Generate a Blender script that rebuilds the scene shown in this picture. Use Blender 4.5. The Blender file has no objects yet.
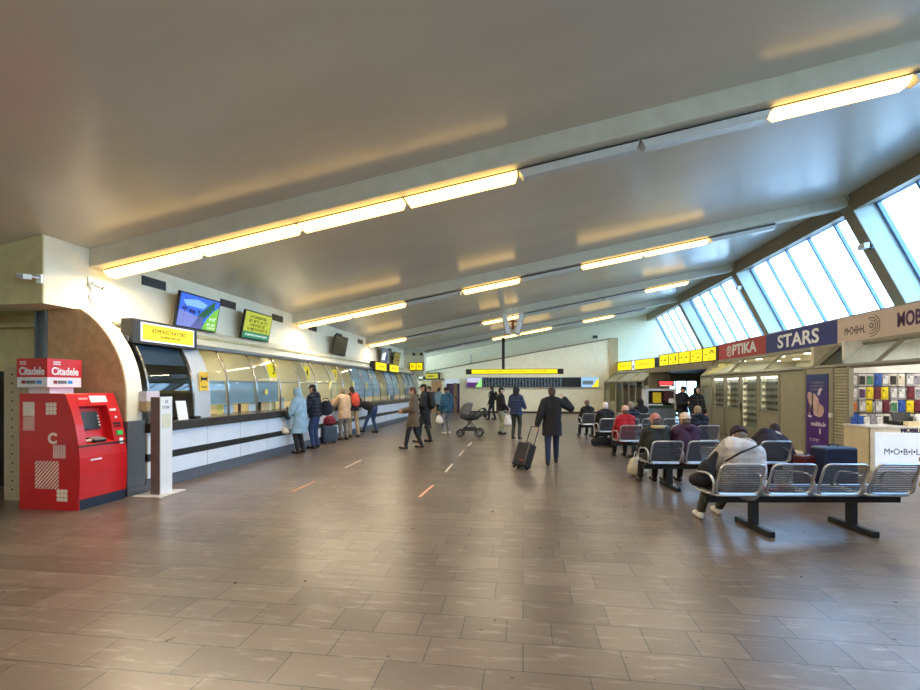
import bpy, bmesh, math, random
from mathutils import Vector, Matrix, Euler
random.seed(7)
scene = bpy.context.scene
COL = scene.collection
SKY, EXPO, LAMPW, OFFW = 8.0, 0.40, 42, 14
EM = .88
PI = math.pi
V = Vector
# ------------------------------------------------------------------ camera model
F, HY, EYE = 460.0, 388.0, 1.65
PSI = math.radians(7.8)
CS, SN = math.cos(PSI), math.sin(PSI)
def cw(r, d): return (r*CS - d*SN, r*SN + d*CS)
def fl(px, py):
    d = F*EYE/(py-HY); return cw((px-460)/F*d, d)
def pd(px, d): return cw((px-460)/F*d, d)
def R(a): return math.radians(a)
# ------------------------------------------------------------------ materials
def C(r, g, b, a=1.0):
    def f(v):
        v /= 255.0
        return v/12.92 if v <= .04045 else ((v+.055)/1.055)**2.4
    return (f(r), f(g), f(b), a)
MATS = {}
def mat(name, col, rough=.55, metal=0., var=.10, scale=5., bump=0., bscale=60., spec=.5, emit=None, estr=0., wave=0., wscale=9., coat=0., stretch=None):
    if name in MATS: return MATS[name]
    m = bpy.data.materials.new(name); m.use_nodes = True
    nt = m.node_tree; N = nt.nodes; L = nt.links
    b = N['Principled BSDF']
    b.inputs['Roughness'].default_value = rough
    b.inputs['Metallic'].default_value = metal
    b.inputs['Specular IOR Level'].default_value = spec
    b.inputs['Coat Weight'].default_value = coat
    tc = N.new('ShaderNodeTexCoord')
    src = tc.outputs['Object']
    if stretch:
        mp = N.new('ShaderNodeMapping'); mp.inputs['Scale'].default_value = stretch
        L.new(src, mp.inputs['Vector']); src = mp.outputs['Vector']
    n = N.new('ShaderNodeTexNoise'); n.inputs['Scale'].default_value = scale; n.inputs['Detail'].default_value = 5
    L.new(src, n.inputs['Vector'])
    r = N.new('ShaderNodeValToRGB')
    lo = [c*(1-var*1.6) for c in col[:3]]+[1]; hi = [min(1, c*(1+var*1.2)) for c in col[:3]]+[1]
    r.color_ramp.elements[0].position = .3; r.color_ramp.elements[1].position = .7
    r.color_ramp.elements[0].color = lo; r.color_ramp.elements[1].color = hi
    L.new(n.outputs['Fac'], r.inputs['Fac']); L.new(r.outputs['Color'], b.inputs['Base Color'])
    if emit:
        b.inputs['Emission Color'].default_value = emit; b.inputs['Emission Strength'].default_value = estr
    last = None
    if bump:
        n2 = N.new('ShaderNodeTexNoise'); n2.inputs['Scale'].default_value = bscale; n2.inputs['Detail'].default_value = 4
        L.new(src, n2.inputs['Vector'])
        bp = N.new('ShaderNodeBump'); bp.inputs['Strength'].default_value = bump; bp.inputs['Distance'].default_value = .02
        L.new(n2.outputs['Fac'], bp.inputs['Height']); L.new(bp.outputs['Normal'], b.inputs['Normal']); last = bp
    if wave:
        w = N.new('ShaderNodeTexWave'); w.bands_direction = 'Z'; w.inputs['Scale'].default_value = wscale
        w.inputs['Distortion'].default_value = 1.2; w.inputs['Detail Scale'].default_value = 3
        L.new(src, w.inputs['Vector'])
        bp = N.new('ShaderNodeBump'); bp.inputs['Strength'].default_value = wave; bp.inputs['Distance'].default_value = .03
        L.new(w.outputs['Fac'], bp.inputs['Height'])
        if last: L.new(last.outputs['Normal'], bp.inputs['Normal'])
        L.new(bp.outputs['Normal'], b.inputs['Normal'])
    MATS[name] = m
    return m
def emis(name, col, s):
    if name in MATS: return MATS[name]
    m = bpy.data.materials.new(name); m.use_nodes = True
    nt = m.node_tree; b = nt.nodes['Principled BSDF']
    if s <= 1.01: s *= EM
    b.inputs['Base Color'].default_value = (*[c*.35 for c in col[:3]], 1); b.inputs['Roughness'].default_value = .4
    tc = nt.nodes.new('ShaderNodeTexCoord'); n = nt.nodes.new('ShaderNodeTexNoise'); n.inputs['Scale'].default_value = 3
    mr = nt.nodes.new('ShaderNodeMapRange'); mr.inputs['To Min'].default_value = s*.9; mr.inputs['To Max'].default_value = s*1.1
    nt.links.new(tc.outputs['Object'], n.inputs['Vector']); nt.links.new(n.outputs['Fac'], mr.inputs['Value'])
    nt.links.new(mr.outputs['Result'], b.inputs['Emission Strength'])
    b.inputs['Emission Color'].default_value = col
    MATS[name] = m
    return m
def glass(name, tint=(.92, .96, .97), refl=1.0, rough=.02):
    if name in MATS: return MATS[name]
    m = bpy.data.materials.new(name); m.use_nodes = True
    nt = m.node_tree; N = nt.nodes; L = nt.links
    N.remove(N['Principled BSDF'])
    t = N.new('ShaderNodeBsdfTransparent'); t.inputs['Color'].default_value = (*tint, 1)
    g = N.new('ShaderNodeBsdfGlossy'); g.inputs['Roughness'].default_value = rough
    fr = N.new('ShaderNodeLayerWeight'); fr.inputs['Blend'].default_value = .5
    pw = N.new('ShaderNodeMath'); pw.operation = 'POWER'; pw.inputs[1].default_value = 5; L.new(fr.outputs['Facing'], pw.inputs[0])
    mu = N.new('ShaderNodeMath'); mu.operation = 'MULTIPLY_ADD'; mu.inputs[1].default_value = .5*refl; mu.inputs[2].default_value = .035*refl
    mx = N.new('ShaderNodeMixShader')
    L.new(pw.outputs[0], mu.inputs[0]); L.new(mu.outputs[0], mx.inputs['Fac'])
    L.new(t.outputs[0], mx.inputs[1]); L.new(g.outputs[0], mx.inputs[2])
    L.new(mx.outputs[0], N['Material Output'].inputs['Surface'])
    MATS[name] = m
    return m
def perforated(name, col, pitch=.02, hole=.36, metal=.9, rough=.35):
    if name in MATS: return MATS[name]
    m = bpy.data.materials.new(name); m.use_nodes = True
    nt = m.node_tree; N = nt.nodes; L = nt.links
    b = N['Principled BSDF']; b.inputs['Base Color'].default_value = col; b.inputs['Metallic'].default_value = metal; b.inputs['Roughness'].default_value = rough
    tc = N.new('ShaderNodeTexCoord'); sp = N.new('ShaderNodeSeparateXYZ'); L.new(tc.outputs['Object'], sp.inputs[0])
    ad = N.new('ShaderNodeMath'); ad.operation = 'ADD'; L.new(sp.outputs['Y'], ad.inputs[0]); L.new(sp.outputs['Z'], ad.inputs[1])
    cb = N.new('ShaderNodeCombineXYZ'); L.new(sp.outputs['X'], cb.inputs['X']); L.new(ad.outputs[0], cb.inputs['Y'])
    sc = N.new('ShaderNodeVectorMath'); sc.operation = 'SCALE'; sc.inputs['Scale'].default_value = 1/pitch; L.new(cb.outputs[0], sc.inputs[0])
    fr = N.new('ShaderNodeVectorMath'); fr.operation = 'FRACTION'; L.new(sc.outputs[0], fr.inputs[0])
    sb = N.new('ShaderNodeVectorMath'); sb.operation = 'SUBTRACT'; sb.inputs[1].default_value = (.5, .5, 0); L.new(fr.outputs[0], sb.inputs[0])
    ln = N.new('ShaderNodeVectorMath'); ln.operation = 'LENGTH'; L.new(sb.outputs[0], ln.inputs[0])
    lt = N.new('ShaderNodeMath'); lt.operation = 'LESS_THAN'; lt.inputs[1].default_value = hole; L.new(ln.outputs['Value'], lt.inputs[0])
    tr = N.new('ShaderNodeBsdfTransparent'); mx = N.new('ShaderNodeMixShader')
    L.new(lt.outputs[0], mx.inputs['Fac']); L.new(b.outputs[0], mx.inputs[1]); L.new(tr.outputs[0], mx.inputs[2])
    L.new(mx.outputs[0], N['Material Output'].inputs['Surface'])
    MATS[name] = m
    return m
# ------------------------------------------------------------------ mesh builder
class MB:
    def __init__(s): s.v = []; s.f = []
    def add(s, vs, fs):
        o = len(s.v); s.v += [tuple(p) for p in vs]; s.f += [tuple(i+o for i in f) for f in fs]; return s
    def box(s, x0, x1, y0, y1, z0, z1, M=None):
        vs = [V((x, y, z)) for z in (z0, z1) for y in (y0, y1) for x in (x0, x1)]
        if M: vs = [M @ p for p in vs]
        return s.add(vs, [(0, 2, 3, 1), (4, 5, 7, 6), (0, 1, 5, 4), (2, 6, 7, 3), (0, 4, 6, 2), (1, 3, 7, 5)])
    def prism(s, poly, axis, a, b):
        """poly: 2D outline; axis 'x': (y,z), 'y': (x,z), 'z': (x,y); extruded from a to b"""
        n = len(poly)
        def P(p, t): return (t, p[0], p[1]) if axis == 'x' else ((p[0], t, p[1]) if axis == 'y' else (p[0], p[1], t))
        vs = [P(p, a) for p in poly]+[P(p, b) for p in poly]
        fs = [tuple(range(n))[::-1], tuple(range(n, 2*n))]+[(i, (i+1) % n, n+(i+1) % n, n+i) for i in range(n)]
        return s.add(vs, fs)
    def tube(s, path, r, seg=8, closed=False, flat=None):
        path = [V(p) for p in path]; n = len(path); rings = []
        up = V((0, 0, 1))
        prev = None
        for i, p in enumerate(path):
            if closed: t = path[(i+1) % n]-path[i-1]
            else: t = path[min(i+1, n-1)]-path[max(i-1, 0)]
            t.normalize()
            if prev is None:
                a = up if abs(t.dot(up)) < .9 else V((1, 0, 0))
                u = t.cross(a).normalized()
            else:
                u = prev-t*prev.dot(t)
                u.normalize()
            w = t.cross(u); prev = u
            rr = r[i] if isinstance(r, (list, tuple)) else r
            rings.append([p+u*math.cos(2*PI*k/seg)*rr+w*math.sin(2*PI*k/seg)*rr for k in range(seg)])
        vs = [q for g in rings for q in g]; fs = []
        m = n if closed else n-1
        for i in range(m):
            j = (i+1) % n
            for k in range(seg):
                fs.append((i*seg+k, i*seg+(k+1) % seg, j*seg+(k+1) % seg, j*seg+k))
        if not closed: fs += [tuple(range(seg))[::-1], tuple((n-1)*seg+k for k in range(seg))]
        return s.add(vs, fs)
    def cyl(s, p0, p1, r, seg=14): return s.tube([p0, p1], r, seg)
    def ball(s, c, r, seg=12, rings=8, M=None):
        if not isinstance(r, (tuple, list)): r = (r, r, r)
        c = V(c); vs = []; fs = []
        for i in range(1, rings):
            a = PI*i/rings
            for k in range(seg):
                t = 2*PI*k/seg
                vs.append(V((r[0]*math.sin(a)*math.cos(t), r[1]*math.sin(a)*math.sin(t), r[2]*math.cos(a))))
        vs += [V((0, 0, r[2])), V((0, 0, -r[2]))]
        if M: vs = [M @ p for p in vs]
        vs = [p+c for p in vs]
        for i in range(rings-2):
            for k in range(seg):
                fs.append((i*seg+k, (i+1)*seg+k, (i+1)*seg+(k+1) % seg, i*seg+(k+1) % seg))
        T = (rings-1)*seg
        for k in range(seg):
            fs.append((T, k, (k+1) % seg)); fs.append((T+1, (rings-2)*seg+(k+1) % seg, (rings-2)*seg+k))
        return s.add(vs, fs)
    def mesh(s, name):
        me = bpy.data.meshes.new(name); me.from_pydata(s.v, [], s.f)
        bm = bmesh.new(); bm.from_mesh(me); bmesh.ops.recalc_face_normals(bm, faces=bm.faces); bm.to_mesh(me); bm.free()
        return me
    def build(s, name, m, parent=None, smooth=False, bevel=0., seg=2):
        me = s.mesh(name); me.materials.append(m)
        if smooth:
            for p in me.polygons: p.use_smooth = True
            me.set_sharp_from_angle(angle=R(45))
        o = bpy.data.objects.new(name, me); COL.objects.link(o)
        if parent: o.parent = parent
        if bevel:
            b = o.modifiers.new('bevel', 'BEVEL'); b.width = bevel; b.segments = seg; b.limit_method = 'ANGLE'; b.angle_limit = R(40)
        return o
def box(name, m, x0, x1, y0, y1, z0, z1, parent=None, bevel=0.): return MB().box(x0, x1, y0, y1, z0, z1).build(name, m, parent, bevel=bevel)
def tag(o, label, cat, group=None, kind=None):
    o['label'] = label; o['category'] = cat
    if group: o['group'] = group
    if kind: o['kind'] = kind
    return o
def thing(name, label, cat, loc=(0, 0, 0), rotz=0., group=None):
    o = bpy.data.objects.new(name, None); COL.objects.link(o); o.empty_display_size = .1
    o.location = loc; o.rotation_euler = (0, 0, rotz)
    return tag(o, label, cat, group)
def struct(name, mb, m, label=None, parent=None, smooth=False, bevel=0.):
    o = mb.build(name, m, parent, smooth, bevel)
    if not parent:
        o['kind'] = 'structure'
    if label: o['label'] = label
    return o
def text(s, size, m, parent, M, width=None, ext=.002, bold=0., name='lettering', align='CENTER', space=1.0):
    """M places local x = reading direction, y = up, z = outward"""
    cu = bpy.data.curves.new('txt', 'FONT'); cu.body = s; cu.size = size; cu.extrude = ext; cu.offset = bold
    cu.align_x = align; cu.align_y = 'CENTER'; cu.space_character = space; cu.resolution_u = 3
    ob = bpy.data.objects.new('txt', cu); COL.objects.link(ob)
    bpy.context.view_layer.update()
    me = bpy.data.meshes.new_from_object(ob.evaluated_get(bpy.context.evaluated_depsgraph_get()))
    bpy.data.objects.remove(ob); bpy.data.curves.remove(cu)
    xs = [v.co.x for v in me.vertices]
    sx = 1.
    if width and xs: sx = width/(max(xs)-min(xs))
    me.transform(M @ Matrix.Diagonal((sx, 1, 1, 1)))
    me.materials.clear(); me.materials.append(m); me.name = name
    o = bpy.data.objects.new(name, me); COL.objects.link(o)
    if parent: o.parent = parent
    return o
def face(x, y, z):  # text frame for things that face local -Y
    return Matrix.Translation((x, y, z)) @ Matrix.Rotation(PI/2, 4, 'X')
def ring_mb(mb, c, r, t, y, a0=0., a1=2*PI, n=28, th=.004):
    """flat ring (arc) facing -Y at height c"""
    for i in range(n):
        p, q = a0+(a1-a0)*i/n, a0+(a1-a0)*(i+1)/n
        pts = [(c[0]+math.cos(p)*(r-t), c[1]+math.sin(p)*(r-t)), (c[0]+math.cos(p)*r, c[1]+math.sin(p)*r),
               (c[0]+math.cos(q)*r, c[1]+math.sin(q)*r), (c[0]+math.cos(q)*(r-t), c[1]+math.sin(q)*(r-t))]
        mb.prism(pts, 'y', y-th, y)
    return mb
def disc_mb(mb, cx, cz, r, y0, y1, n=16):
    return mb.prism([(cx+math.cos(2*PI*i/n)*r, cz+math.sin(2*PI*i/n)*r) for i in range(n)], 'y', y0, y1)
def scribble(parent, x0, x1, z, h, m, y, seed=0):
    rr = random.Random(seed); mb = MB(); x = x0
    while x < x1:
        w = h*rr.uniform(.45, .8)
        k = rr.random()
        mb.box(x, x+h*.16, y-.003, y, z-h/2, z+h/2)
        if k < .5: mb.box(x, x+w, y-.003, y, z+h*.32, z+h/2)
        elif k < .8: mb.box(x, x+w, y-.003, y, z-h*.09, z+h*.09)
        else: mb.box(x+w-h*.16, x+w, y-.003, y, z-h/2, z+h/2)
        x += w+h*.22
        if rr.random() < .14: x += h*.5
    return mb.build('lettering', m, parent)
def copy_tree(o, parent=None):
    c = o.copy(); COL.objects.link(c)
    if parent: c.parent = parent
    for ch in o.children: copy_tree(ch, c)
    return c
ORD = ['first', 'second', 'third', 'fourth', 'fifth', 'sixth', 'seventh', 'eighth', 'ninth', 'tenth', 'eleventh', 'twelfth', 'thirteenth', 'fourteenth', 'fifteenth']
# ------------------------------------------------------------------ soft bodies from overlapping volumes
def add_capsule(mb, p0, p1, r0, r1, seg=14):
    p0, p1 = V(p0), V(p1); t = p1-p0
    if t.length < 1e-5: t = V((0, 0, 1e-4)); p1 = p0+t
    t.normalize()
    path, rad = [], []
    for a in (85, 60, 30): path.append(p0-t*r0*math.sin(R(a))); rad.append(r0*math.cos(R(a)))
    path.append(p0); rad.append(r0)
    path.append(p1); rad.append(r1)
    for a in (30, 60, 85): path.append(p1+t*r1*math.sin(R(a))); rad.append(r1*math.cos(R(a)))
    mb.tube(path, rad, seg)
def soft(shapes, voxel, name, m, parent, cuts=(), smooth=2):
    mb = MB()
    for s in shapes:
        if s[0] == 'c': add_capsule(mb, *s[1:])
        elif s[0] == 'e': mb.ball(s[1], s[2], 16, 10, s[3] if len(s) > 3 else None)
        elif s[0] == 'b': mb.box(*s[1:])
    me = mb.mesh('tmp'); ob = bpy.data.objects.new('tmp', me); COL.objects.link(ob)
    rm = ob.modifiers.new('r', 'REMESH'); rm.mode = 'VOXEL'; rm.voxel_size = voxel
    if smooth:
        sm = ob.modifiers.new('s', 'SMOOTH'); sm.factor = .5; sm.iterations = smooth
    bpy.context.view_layer.update()
    res = bpy.data.meshes.new_from_object(ob.evaluated_get(bpy.context.evaluated_depsgraph_get()))
    bpy.data.objects.remove(ob); bpy.data.meshes.remove(me)
    if cuts:
        bm = bmesh.new(); bm.from_mesh(res)
        for co, no in cuts:
            r = bmesh.ops.bisect_plane(bm, geom=bm.verts[:]+bm.edges[:]+bm.faces[:], plane_co=co, plane_no=no, clear_outer=True)
            ed = [e for e in r['geom_cut'] if isinstance(e, bmesh.types.BMEdge)]
            if ed: bmesh.ops.edgeloop_fill(bm, edges=ed) if False else bmesh.ops.holes_fill(bm, edges=ed)
        bm.to_mesh(res); bm.free()
    for p in res.polygons: p.use_smooth = True
    res.set_sharp_from_angle(angle=R(50))
    res.materials.clear(); res.materials.append(m); res.name = name
    o = bpy.data.objects.new(name, res); COL.objects.link(o)
    if parent: o.parent = parent
    return o
# ================================================================== special materials
def floor_mat():
    m = bpy.data.materials.new('floor_tiles'); m.use_nodes = True
    nt = m.node_tree; N = nt.nodes; L = nt.links; b = N['Principled BSDF']
    tc = N.new('ShaderNodeTexCoord')
    br = N.new('ShaderNodeTexBrick'); br.offset = .37; br.offset_frequency = 2; br.squash = .5; br.squash_frequency = 5
    br.inputs['Scale'].default_value = 1; br.inputs['Brick Width'].default_value = .6; br.inputs['Row Height'].default_value = .3
    br.inputs['Mortar Size'].default_value = .004; br.inputs['Mortar Smooth'].default_value = .2; br.inputs['Bias'].default_value = -.1
    br.inputs['Color1'].default_value = C(104, 90, 78); br.inputs['Color2'].default_value = C(126, 110, 95); br.inputs['Mortar'].default_value = C(58, 50, 45)
    L.new(tc.outputs['Object'], br.inputs['Vector'])
    mp = N.new('ShaderNodeMapping'); mp.inputs['Scale'].default_value = (1.2, 6, 1); L.new(tc.outputs['Object'], mp.inputs['Vector'])
    n = N.new('ShaderNodeTexNoise'); n.inputs['Scale'].default_value = 2.5; n.inputs['Detail'].default_value = 8; n.inputs['Roughness'].default_value = .7
    L.new(mp.outputs[0], n.inputs['Vector'])
    r = N.new('ShaderNodeValToRGB'); r.color_ramp.elements[0].position = .54; r.color_ramp.elements[1].position = .74
    r.color_ramp.elements[0].color = (0, 0, 0, 1); r.color_ramp.elements[1].color = (.6, .6, .6, 1); L.new(n.outputs['Fac'], r.inputs['Fac'])
    mx = N.new('ShaderNodeMix'); mx.data_type = 'RGBA'; L.new(r.outputs['Color'], mx.inputs['Factor'])
    L.new(br.outputs['Color'], mx.inputs['A']); mx.inputs['B'].default_value = C(184, 172, 156)
    n2 = N.new('ShaderNodeTexNoise'); n2.inputs['Scale'].default_value = .7; n2.inputs['Detail'].default_value = 6; L.new(tc.outputs['Object'], n2.inputs['Vector'])
    r2 = N.new('ShaderNodeMapRange'); r2.inputs['To Min'].default_value = .72; r2.inputs['To Max'].default_value = 1.25; L.new(n2.outputs['Fac'], r2.inputs['Value'])
    mu = N.new('ShaderNodeVectorMath'); mu.operation = 'SCALE'; L.new(mx.outputs['Result'], mu.inputs[0]); L.new(r2.outputs[0], mu.inputs['Scale'])
    L.new(mu.outputs[0], b.inputs['Base Color'])
    n3 = N.new('ShaderNodeTexNoise'); n3.inputs['Scale'].default_value = 9; n3.inputs['Detail'].default_value = 5; L.new(tc.outputs['Object'], n3.inputs['Vector'])
    r3 = N.new('ShaderNodeMapRange'); r3.inputs['To Min'].default_value = .24; r3.inputs['To Max'].default_value = .36; b.inputs['Specular IOR Level'].default_value = .75; L.new(n3.outputs['Fac'], r3.inputs['Value'])
    L.new(r3.outputs[0], b.inputs['Roughness'])
    bp = N.new('ShaderNodeBump'); bp.inputs['Strength'].default_value = .5; bp.inputs['Distance'].default_value = .004; bp.invert = True
    ad = N.new('ShaderNodeMath'); ad.operation = 'MULTIPLY_ADD'; ad.inputs[1].default_value = .05
    L.new(br.outputs['Fac'], bp.inputs['Height']); L.new(bp.outputs[0], b.inputs['Normal'])
    return m
M_floor = floor_mat()
M_ceil = mat('gloss_ceiling', C(208, 202, 186), .25, var=.05, scale=.5, bump=.10, bscale=2.2, spec=.65, stretch=(.5, 1.6, 1))
M_beam = mat('beam_paint', C(212, 208, 190), .5, var=.04, bump=.05)
M_cream = mat('cream_wall', C(242, 235, 212), .6, var=.03, bump=.04, bscale=90)
M_back = mat('back_wall', C(246, 238, 206), .6, var=.03, bump=.03)
M_olive = mat('olive_wall', C(220, 209, 156), .7, var=.06, bump=.06)
M_brown = mat('brown_render', C(206, 176, 128), .8, var=.10, scale=9, bump=.5, bscale=120)
M_tan = mat('tan_paint', C(140, 128, 104), .55, var=.05)
M_tanwall = mat('tan_wall', C(188, 170, 126), .6, var=.05)
M_fin = mat('fin_side_skylit', C(205, 216, 215), .5, var=.03)  # pale blue-grey puts the sky's light into the fin sides' colour
M_alu = mat('olive_aluminium', C(150, 145, 126), .4, .25, var=.05)
M_panel = mat('olive_panel', C(158, 152, 128), .45, 0, var=.05)
M_rib = mat('dark_chrome', (.30, .29, .28, 1), .22, 1., var=.04)
M_steel = mat('chrome', (.62, .62, .62, 1), .36, 1., var=.04)
M_dsteel = mat('dark_metal', C(62, 62, 62), .38, .7, var=.08)
M_gsteel = mat('grey_metal', C(120, 122, 124), .4, .5, var=.05)
M_black = mat('black_plastic', C(22, 22, 23), .45, var=.1)
M_beamblk = mat('bench_beam_paint', C(34, 38, 42), .4, .2, var=.1)
M_white = mat('white_gloss', C(232, 234, 236), .3, var=.02)
M_counterw = mat('white_laminate', C(228, 237, 248), .25, var=.02)
M_skirt = mat('ribbed_skirting', C(104, 110, 120), .5, .2, var=.12, scale=20, stretch=(1, 3, .3), bump=.3, bscale=14)
M_work = mat('dark_worktop', C(74, 70, 68), .25, .35, var=.08)
M_grey = mat('grey_plastic', C(150, 148, 145), .5, var=.05)
M_blue = mat('window_mullion', C(112, 140, 172), .4, .3, var=.05)
M_red = mat('atm_red', C(206, 26, 30), .32, var=.05, coat=.2)
M_red2 = mat('sign_red', C(176, 46, 48), .5, var=.03)
M_navy = mat('sign_blue', C(34, 44, 116), .5, var=.04)
M_beige = mat('sign_beige', C(206, 186, 170), .5, var=.03)
M_purple = mat('purple_print', C(74, 34, 112), .45, var=.08)
M_dpurple = mat('dark_purple', C(66, 26, 78), .5, var=.05)
M_wood = mat('wood', C(158, 112, 66), .45, var=.2, scale=4, stretch=(3, 3, .4))
M_dwood = mat('dark_wood', C(72, 44, 30), .5, var=.15)
M_cartbeige = mat('counter_beige', C(222, 206, 168), .45, var=.03)
E_yel = emis('lit_yellow', C(255, 226, 0), .95)
E_white = emis('lit_white', C(235, 242, 255), .9)
M_yel = mat('yellow_print', C(248, 216, 30), .45, var=.04)
M_ink = mat('ink_black', C(26, 24, 22), .5)
M_grn = mat('pictogram_green', C(40, 120, 60), .5)
G_win = glass('window_glass', (.92, .96, .98), .8); G_solar = glass('solar_glass', (.86, .91, .95), .8)
G_shop = glass('shop_glass', (.86, .9, .88), 1.0)
G_counter = glass('counter_glass', (.84, .89, .9), 1.0)
G_tint = glass('admin_glass', (.72, .77, .8), 1.6)
M_frost = mat('frosted_pane', C(186, 202, 214), .35, var=.04)
M_opal = mat('opal_panel', C(196, 202, 208), .3, var=.03)
E_lamp = emis('tube_light', (1., .64, .20, 1), 3.6)
M_diff = mat('prismatic_diffuser', C(206, 206, 202), .25, var=.06, bump=.3, bscale=80)
E_down = emis('downlight', (1, .93, .8, 1), 9)
E_office = emis('office_tube', (1, .85, .55, 1), 9)
# ================================================================== the setting
BY = [-6.6, 0., 6.5, 13.05, 19.6, 26.15]       # beams
def ceilz(x): return 3.88+.18*(x+6.9)
RX = 8.28                                       # ridge
# floor
struct('floor', MB().box(-11, 10.7, -9, 38, -.1, 0), M_floor, 'brown grey stone tiled floor of the hall')
struct('ground', MB().box(10.8, 40, -30, 60, -.2, -.05), mat('asphalt', C(120, 122, 124), .9), 'grey ground outside the windows')
# ceiling plane rising to the right
mb = MB(); x0, x1 = -11.2, RX+.2
mb.prism([(x0, ceilz(x0)), (x1, ceilz(x1)), (x1, ceilz(x1)+.25), (x0, ceilz(x0)+.25)], 'y', -9.2, 32.8)
struct('ceiling', mb, M_ceil, 'glossy grey white sloping ceiling')
for y in BY:
    mb = MB(); xa = -6.9 if y > 3 else -11
    mb.prism([(xa, ceilz(xa)-.29), (RX, ceilz(RX)-.29), (RX, ceilz(RX)+.02), (xa, ceilz(xa)+.02)], 'y', y, y+.36)
    struct('ceiling_beam', mb, M_beam, bevel=.02)
# left upper wall above the counters, its bulkhead and both vault ends
def vault(z, x0=-6.0): return x0-(1.6-math.sqrt(max(0, 1.6**2-max(0, z-1.5)**2)))
struct('wall_left', MB().prism([(-7.1, 2.86), (-6.9, 2.86), (-6.9, ceilz(-6.9)+.05), (-7.1, ceilz(-7.1)+.05)], 'y', 6.3, 26.2), M_cream, 'cream upper wall over the ticket counters')
mb = MB(); mb.prism([(-11, 2.88), (-6.9, 2.88), (-6.9, ceilz(-6.9)+.02), (-11, ceilz(-11)+.02)], 'y', 5.805, 6.3)
struct('wall_bulkhead', mb, M_cream, 'cream bulkhead over the recess beside the red machine')
mb = MB(); mb.prism([(-11, 2.88), (-6.905, 2.88), (-6.905, ceilz(-6.9)+.01), (-11, ceilz(-11)+.01)], 'y', 5.79, 5.805)
struct('wall_bulkhead_face', mb, M_olive, 'olive front of the bulkhead')
def cheek(dx=0): return [(-6.0-dx, 0), (-6.0-dx, 1.5)]+[(vault(z, -6.0-dx), z) for z in [1.5+1.38*i/14 for i in range(1, 15)]]+[(-7.4, 2.88), (-7.4, 0)]
struct('wall_end', MB().prism(cheek(), 'y', 6.28, 6.56), M_cream, 'cream rounded end wall of the counter vault')
struct('wall_end_panel', MB().prism(cheek(.012), 'y', 6.265, 6.28), M_brown, 'brown rendered face of the arched end wall')
struct('trim_1', MB().box(-6.13, -5.965, 6.25, 6.58, 0, 1.14).box(-6.16, -5.95, 6.235, 6.60, 0, .1), M_gsteel, 'grey metal cladding at the foot of the arched end wall')
struct('wall_far_end', MB().prism([(-5.98, 0), (-5.98, 1.5)]+[(vault(z, -5.98), z) for z in [1.5+1.38*i/14 for i in range(1, 15)]]+[(-7.4, 2.88), (-7.4, 0)], 'y', 26.15, 26.4), M_cream)
struct('wall_far_block', MB().prism([(-7.1, 2.34), (-5.7, 2.34), (-5.7, ceilz(-5.7)), (-7.1, ceilz(-7.1))], 'y', 26.4, 26.7).prism([(-7.1, 2.9), (-5.7, 2.34), (-5.7, ceilz(-5.7)), (-7.1, ceilz(-7.1))], 'y', 26.2, 26.4), M_back)
# alcove at far left
struct('wall_alcove', MB().box(-11, -7.4, 6.75, 6.95, 0, 2.9).box(-11, -7.1, 6.3, 6.95, 2.88, 3.0), M_olive, 'yellowish wall of the alcove')
struct('door_1', MB().box(-9.0, -7.62, 6.6, 6.75, 0, 1.93), mat('dark_doorway', C(10, 10, 11), .6), 'black doorway at the left edge')
struct('trim_2', MB().box(-7.72, -7.40, 6.40, 6.58, 0, 2.88).box(-7.74, -7.70, 6.36, 6.40, 0, 2.88).box(-7.42, -7.38, 6.25, 6.40, 0, 2.88), mat('bluegrey_frame', C(128, 142, 150), .4, .3), 'blue grey metal door frame in the alcove')
# coving between glazing and upper wall, along the counters
mb = MB(); pr = [(vault(z, -6.04), z) for z in [2.47+.41*i/8 for i in range(9)]]
pr = pr+[(-6.98, 2.90), (-6.98, 2.86)]+[(x-.06, z-.01) for x, z in reversed(pr)]
mb.prism(pr, 'y', 6.56, 26.15); struct('wall_coving', mb, M_cream, 'cream curved coving above the counter glazing', smooth=True)
# offices behind the counter
struct('wall_office', MB().box(-9.1, -9.0, 6.56, 26.3, 0, 3.0), mat('office_wall', C(204, 178, 92), .7), 'yellow back wall of the ticket offices')
struct('office_ceiling', MB().box(-9.1, -6.5, 6.56, 26.3, 2.66, 2.72), mat('office_ceil', C(206, 194, 150), .7))
def inner(dx): return [(-9.0, 0), (-6.63-dx, 0), (-6.63-dx, 1.1), (-6.15-dx, 1.1), (-6.15-dx, 1.5)]+[(vault(z, -6.15-dx), z) for z in [1.5+1.1*i/10 for i in range(1, 11)]]+[(-9.0, 2.6)]
for y in (8.3, 10.55, 12.6, 14.62, 17.6, 20.5, 23.5):
    struct('wall_partition', MB().prism(inner(0), 'y', y, y+.07), M_cream)
# lower back wall with a sloping top, upper back wall, pilaster
mb = MB(); mb.prism([(-4.2, 0), (5.46, 0), (5.46, 4.76), (-7.7, 2.5), (-7.7, 2.2), (-4.2, 2.2)], 'y', 30.5, 30.8)
struct('wall_back', mb, M_back, 'cream lower back wall under the departure board')
struct('trim_3', MB().box(5.46, 6.0, 30.42, 32.8, 0, 4.86), M_tanwall, 'tan pilaster at the right end of the back wall')
struct('trim_4', MB().prism([(-7.7, 2.5), (5.46, 4.76), (5.46, 4.83), (-7.7, 2.57)], 'y', 30.44, 30.82), M_tan, 'sloping ledge on the back wall')
mb = MB(); mb.prism([(-11, 0), (8.0, 0), (8.0, 2.6), (10.7, 2.6), (10.7, 3.6), (9.3, 6.2), (RX+.1, 6.7), (-11, ceilz(-11))], 'y', 32.6, 32.8)
struct('wall_back_upper', mb, M_back, 'pale upper back wall')
struct('baseboard_back', MB().box(-4.2, 5.46, 30.46, 30.5, 0, .12), M_dsteel)
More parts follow.
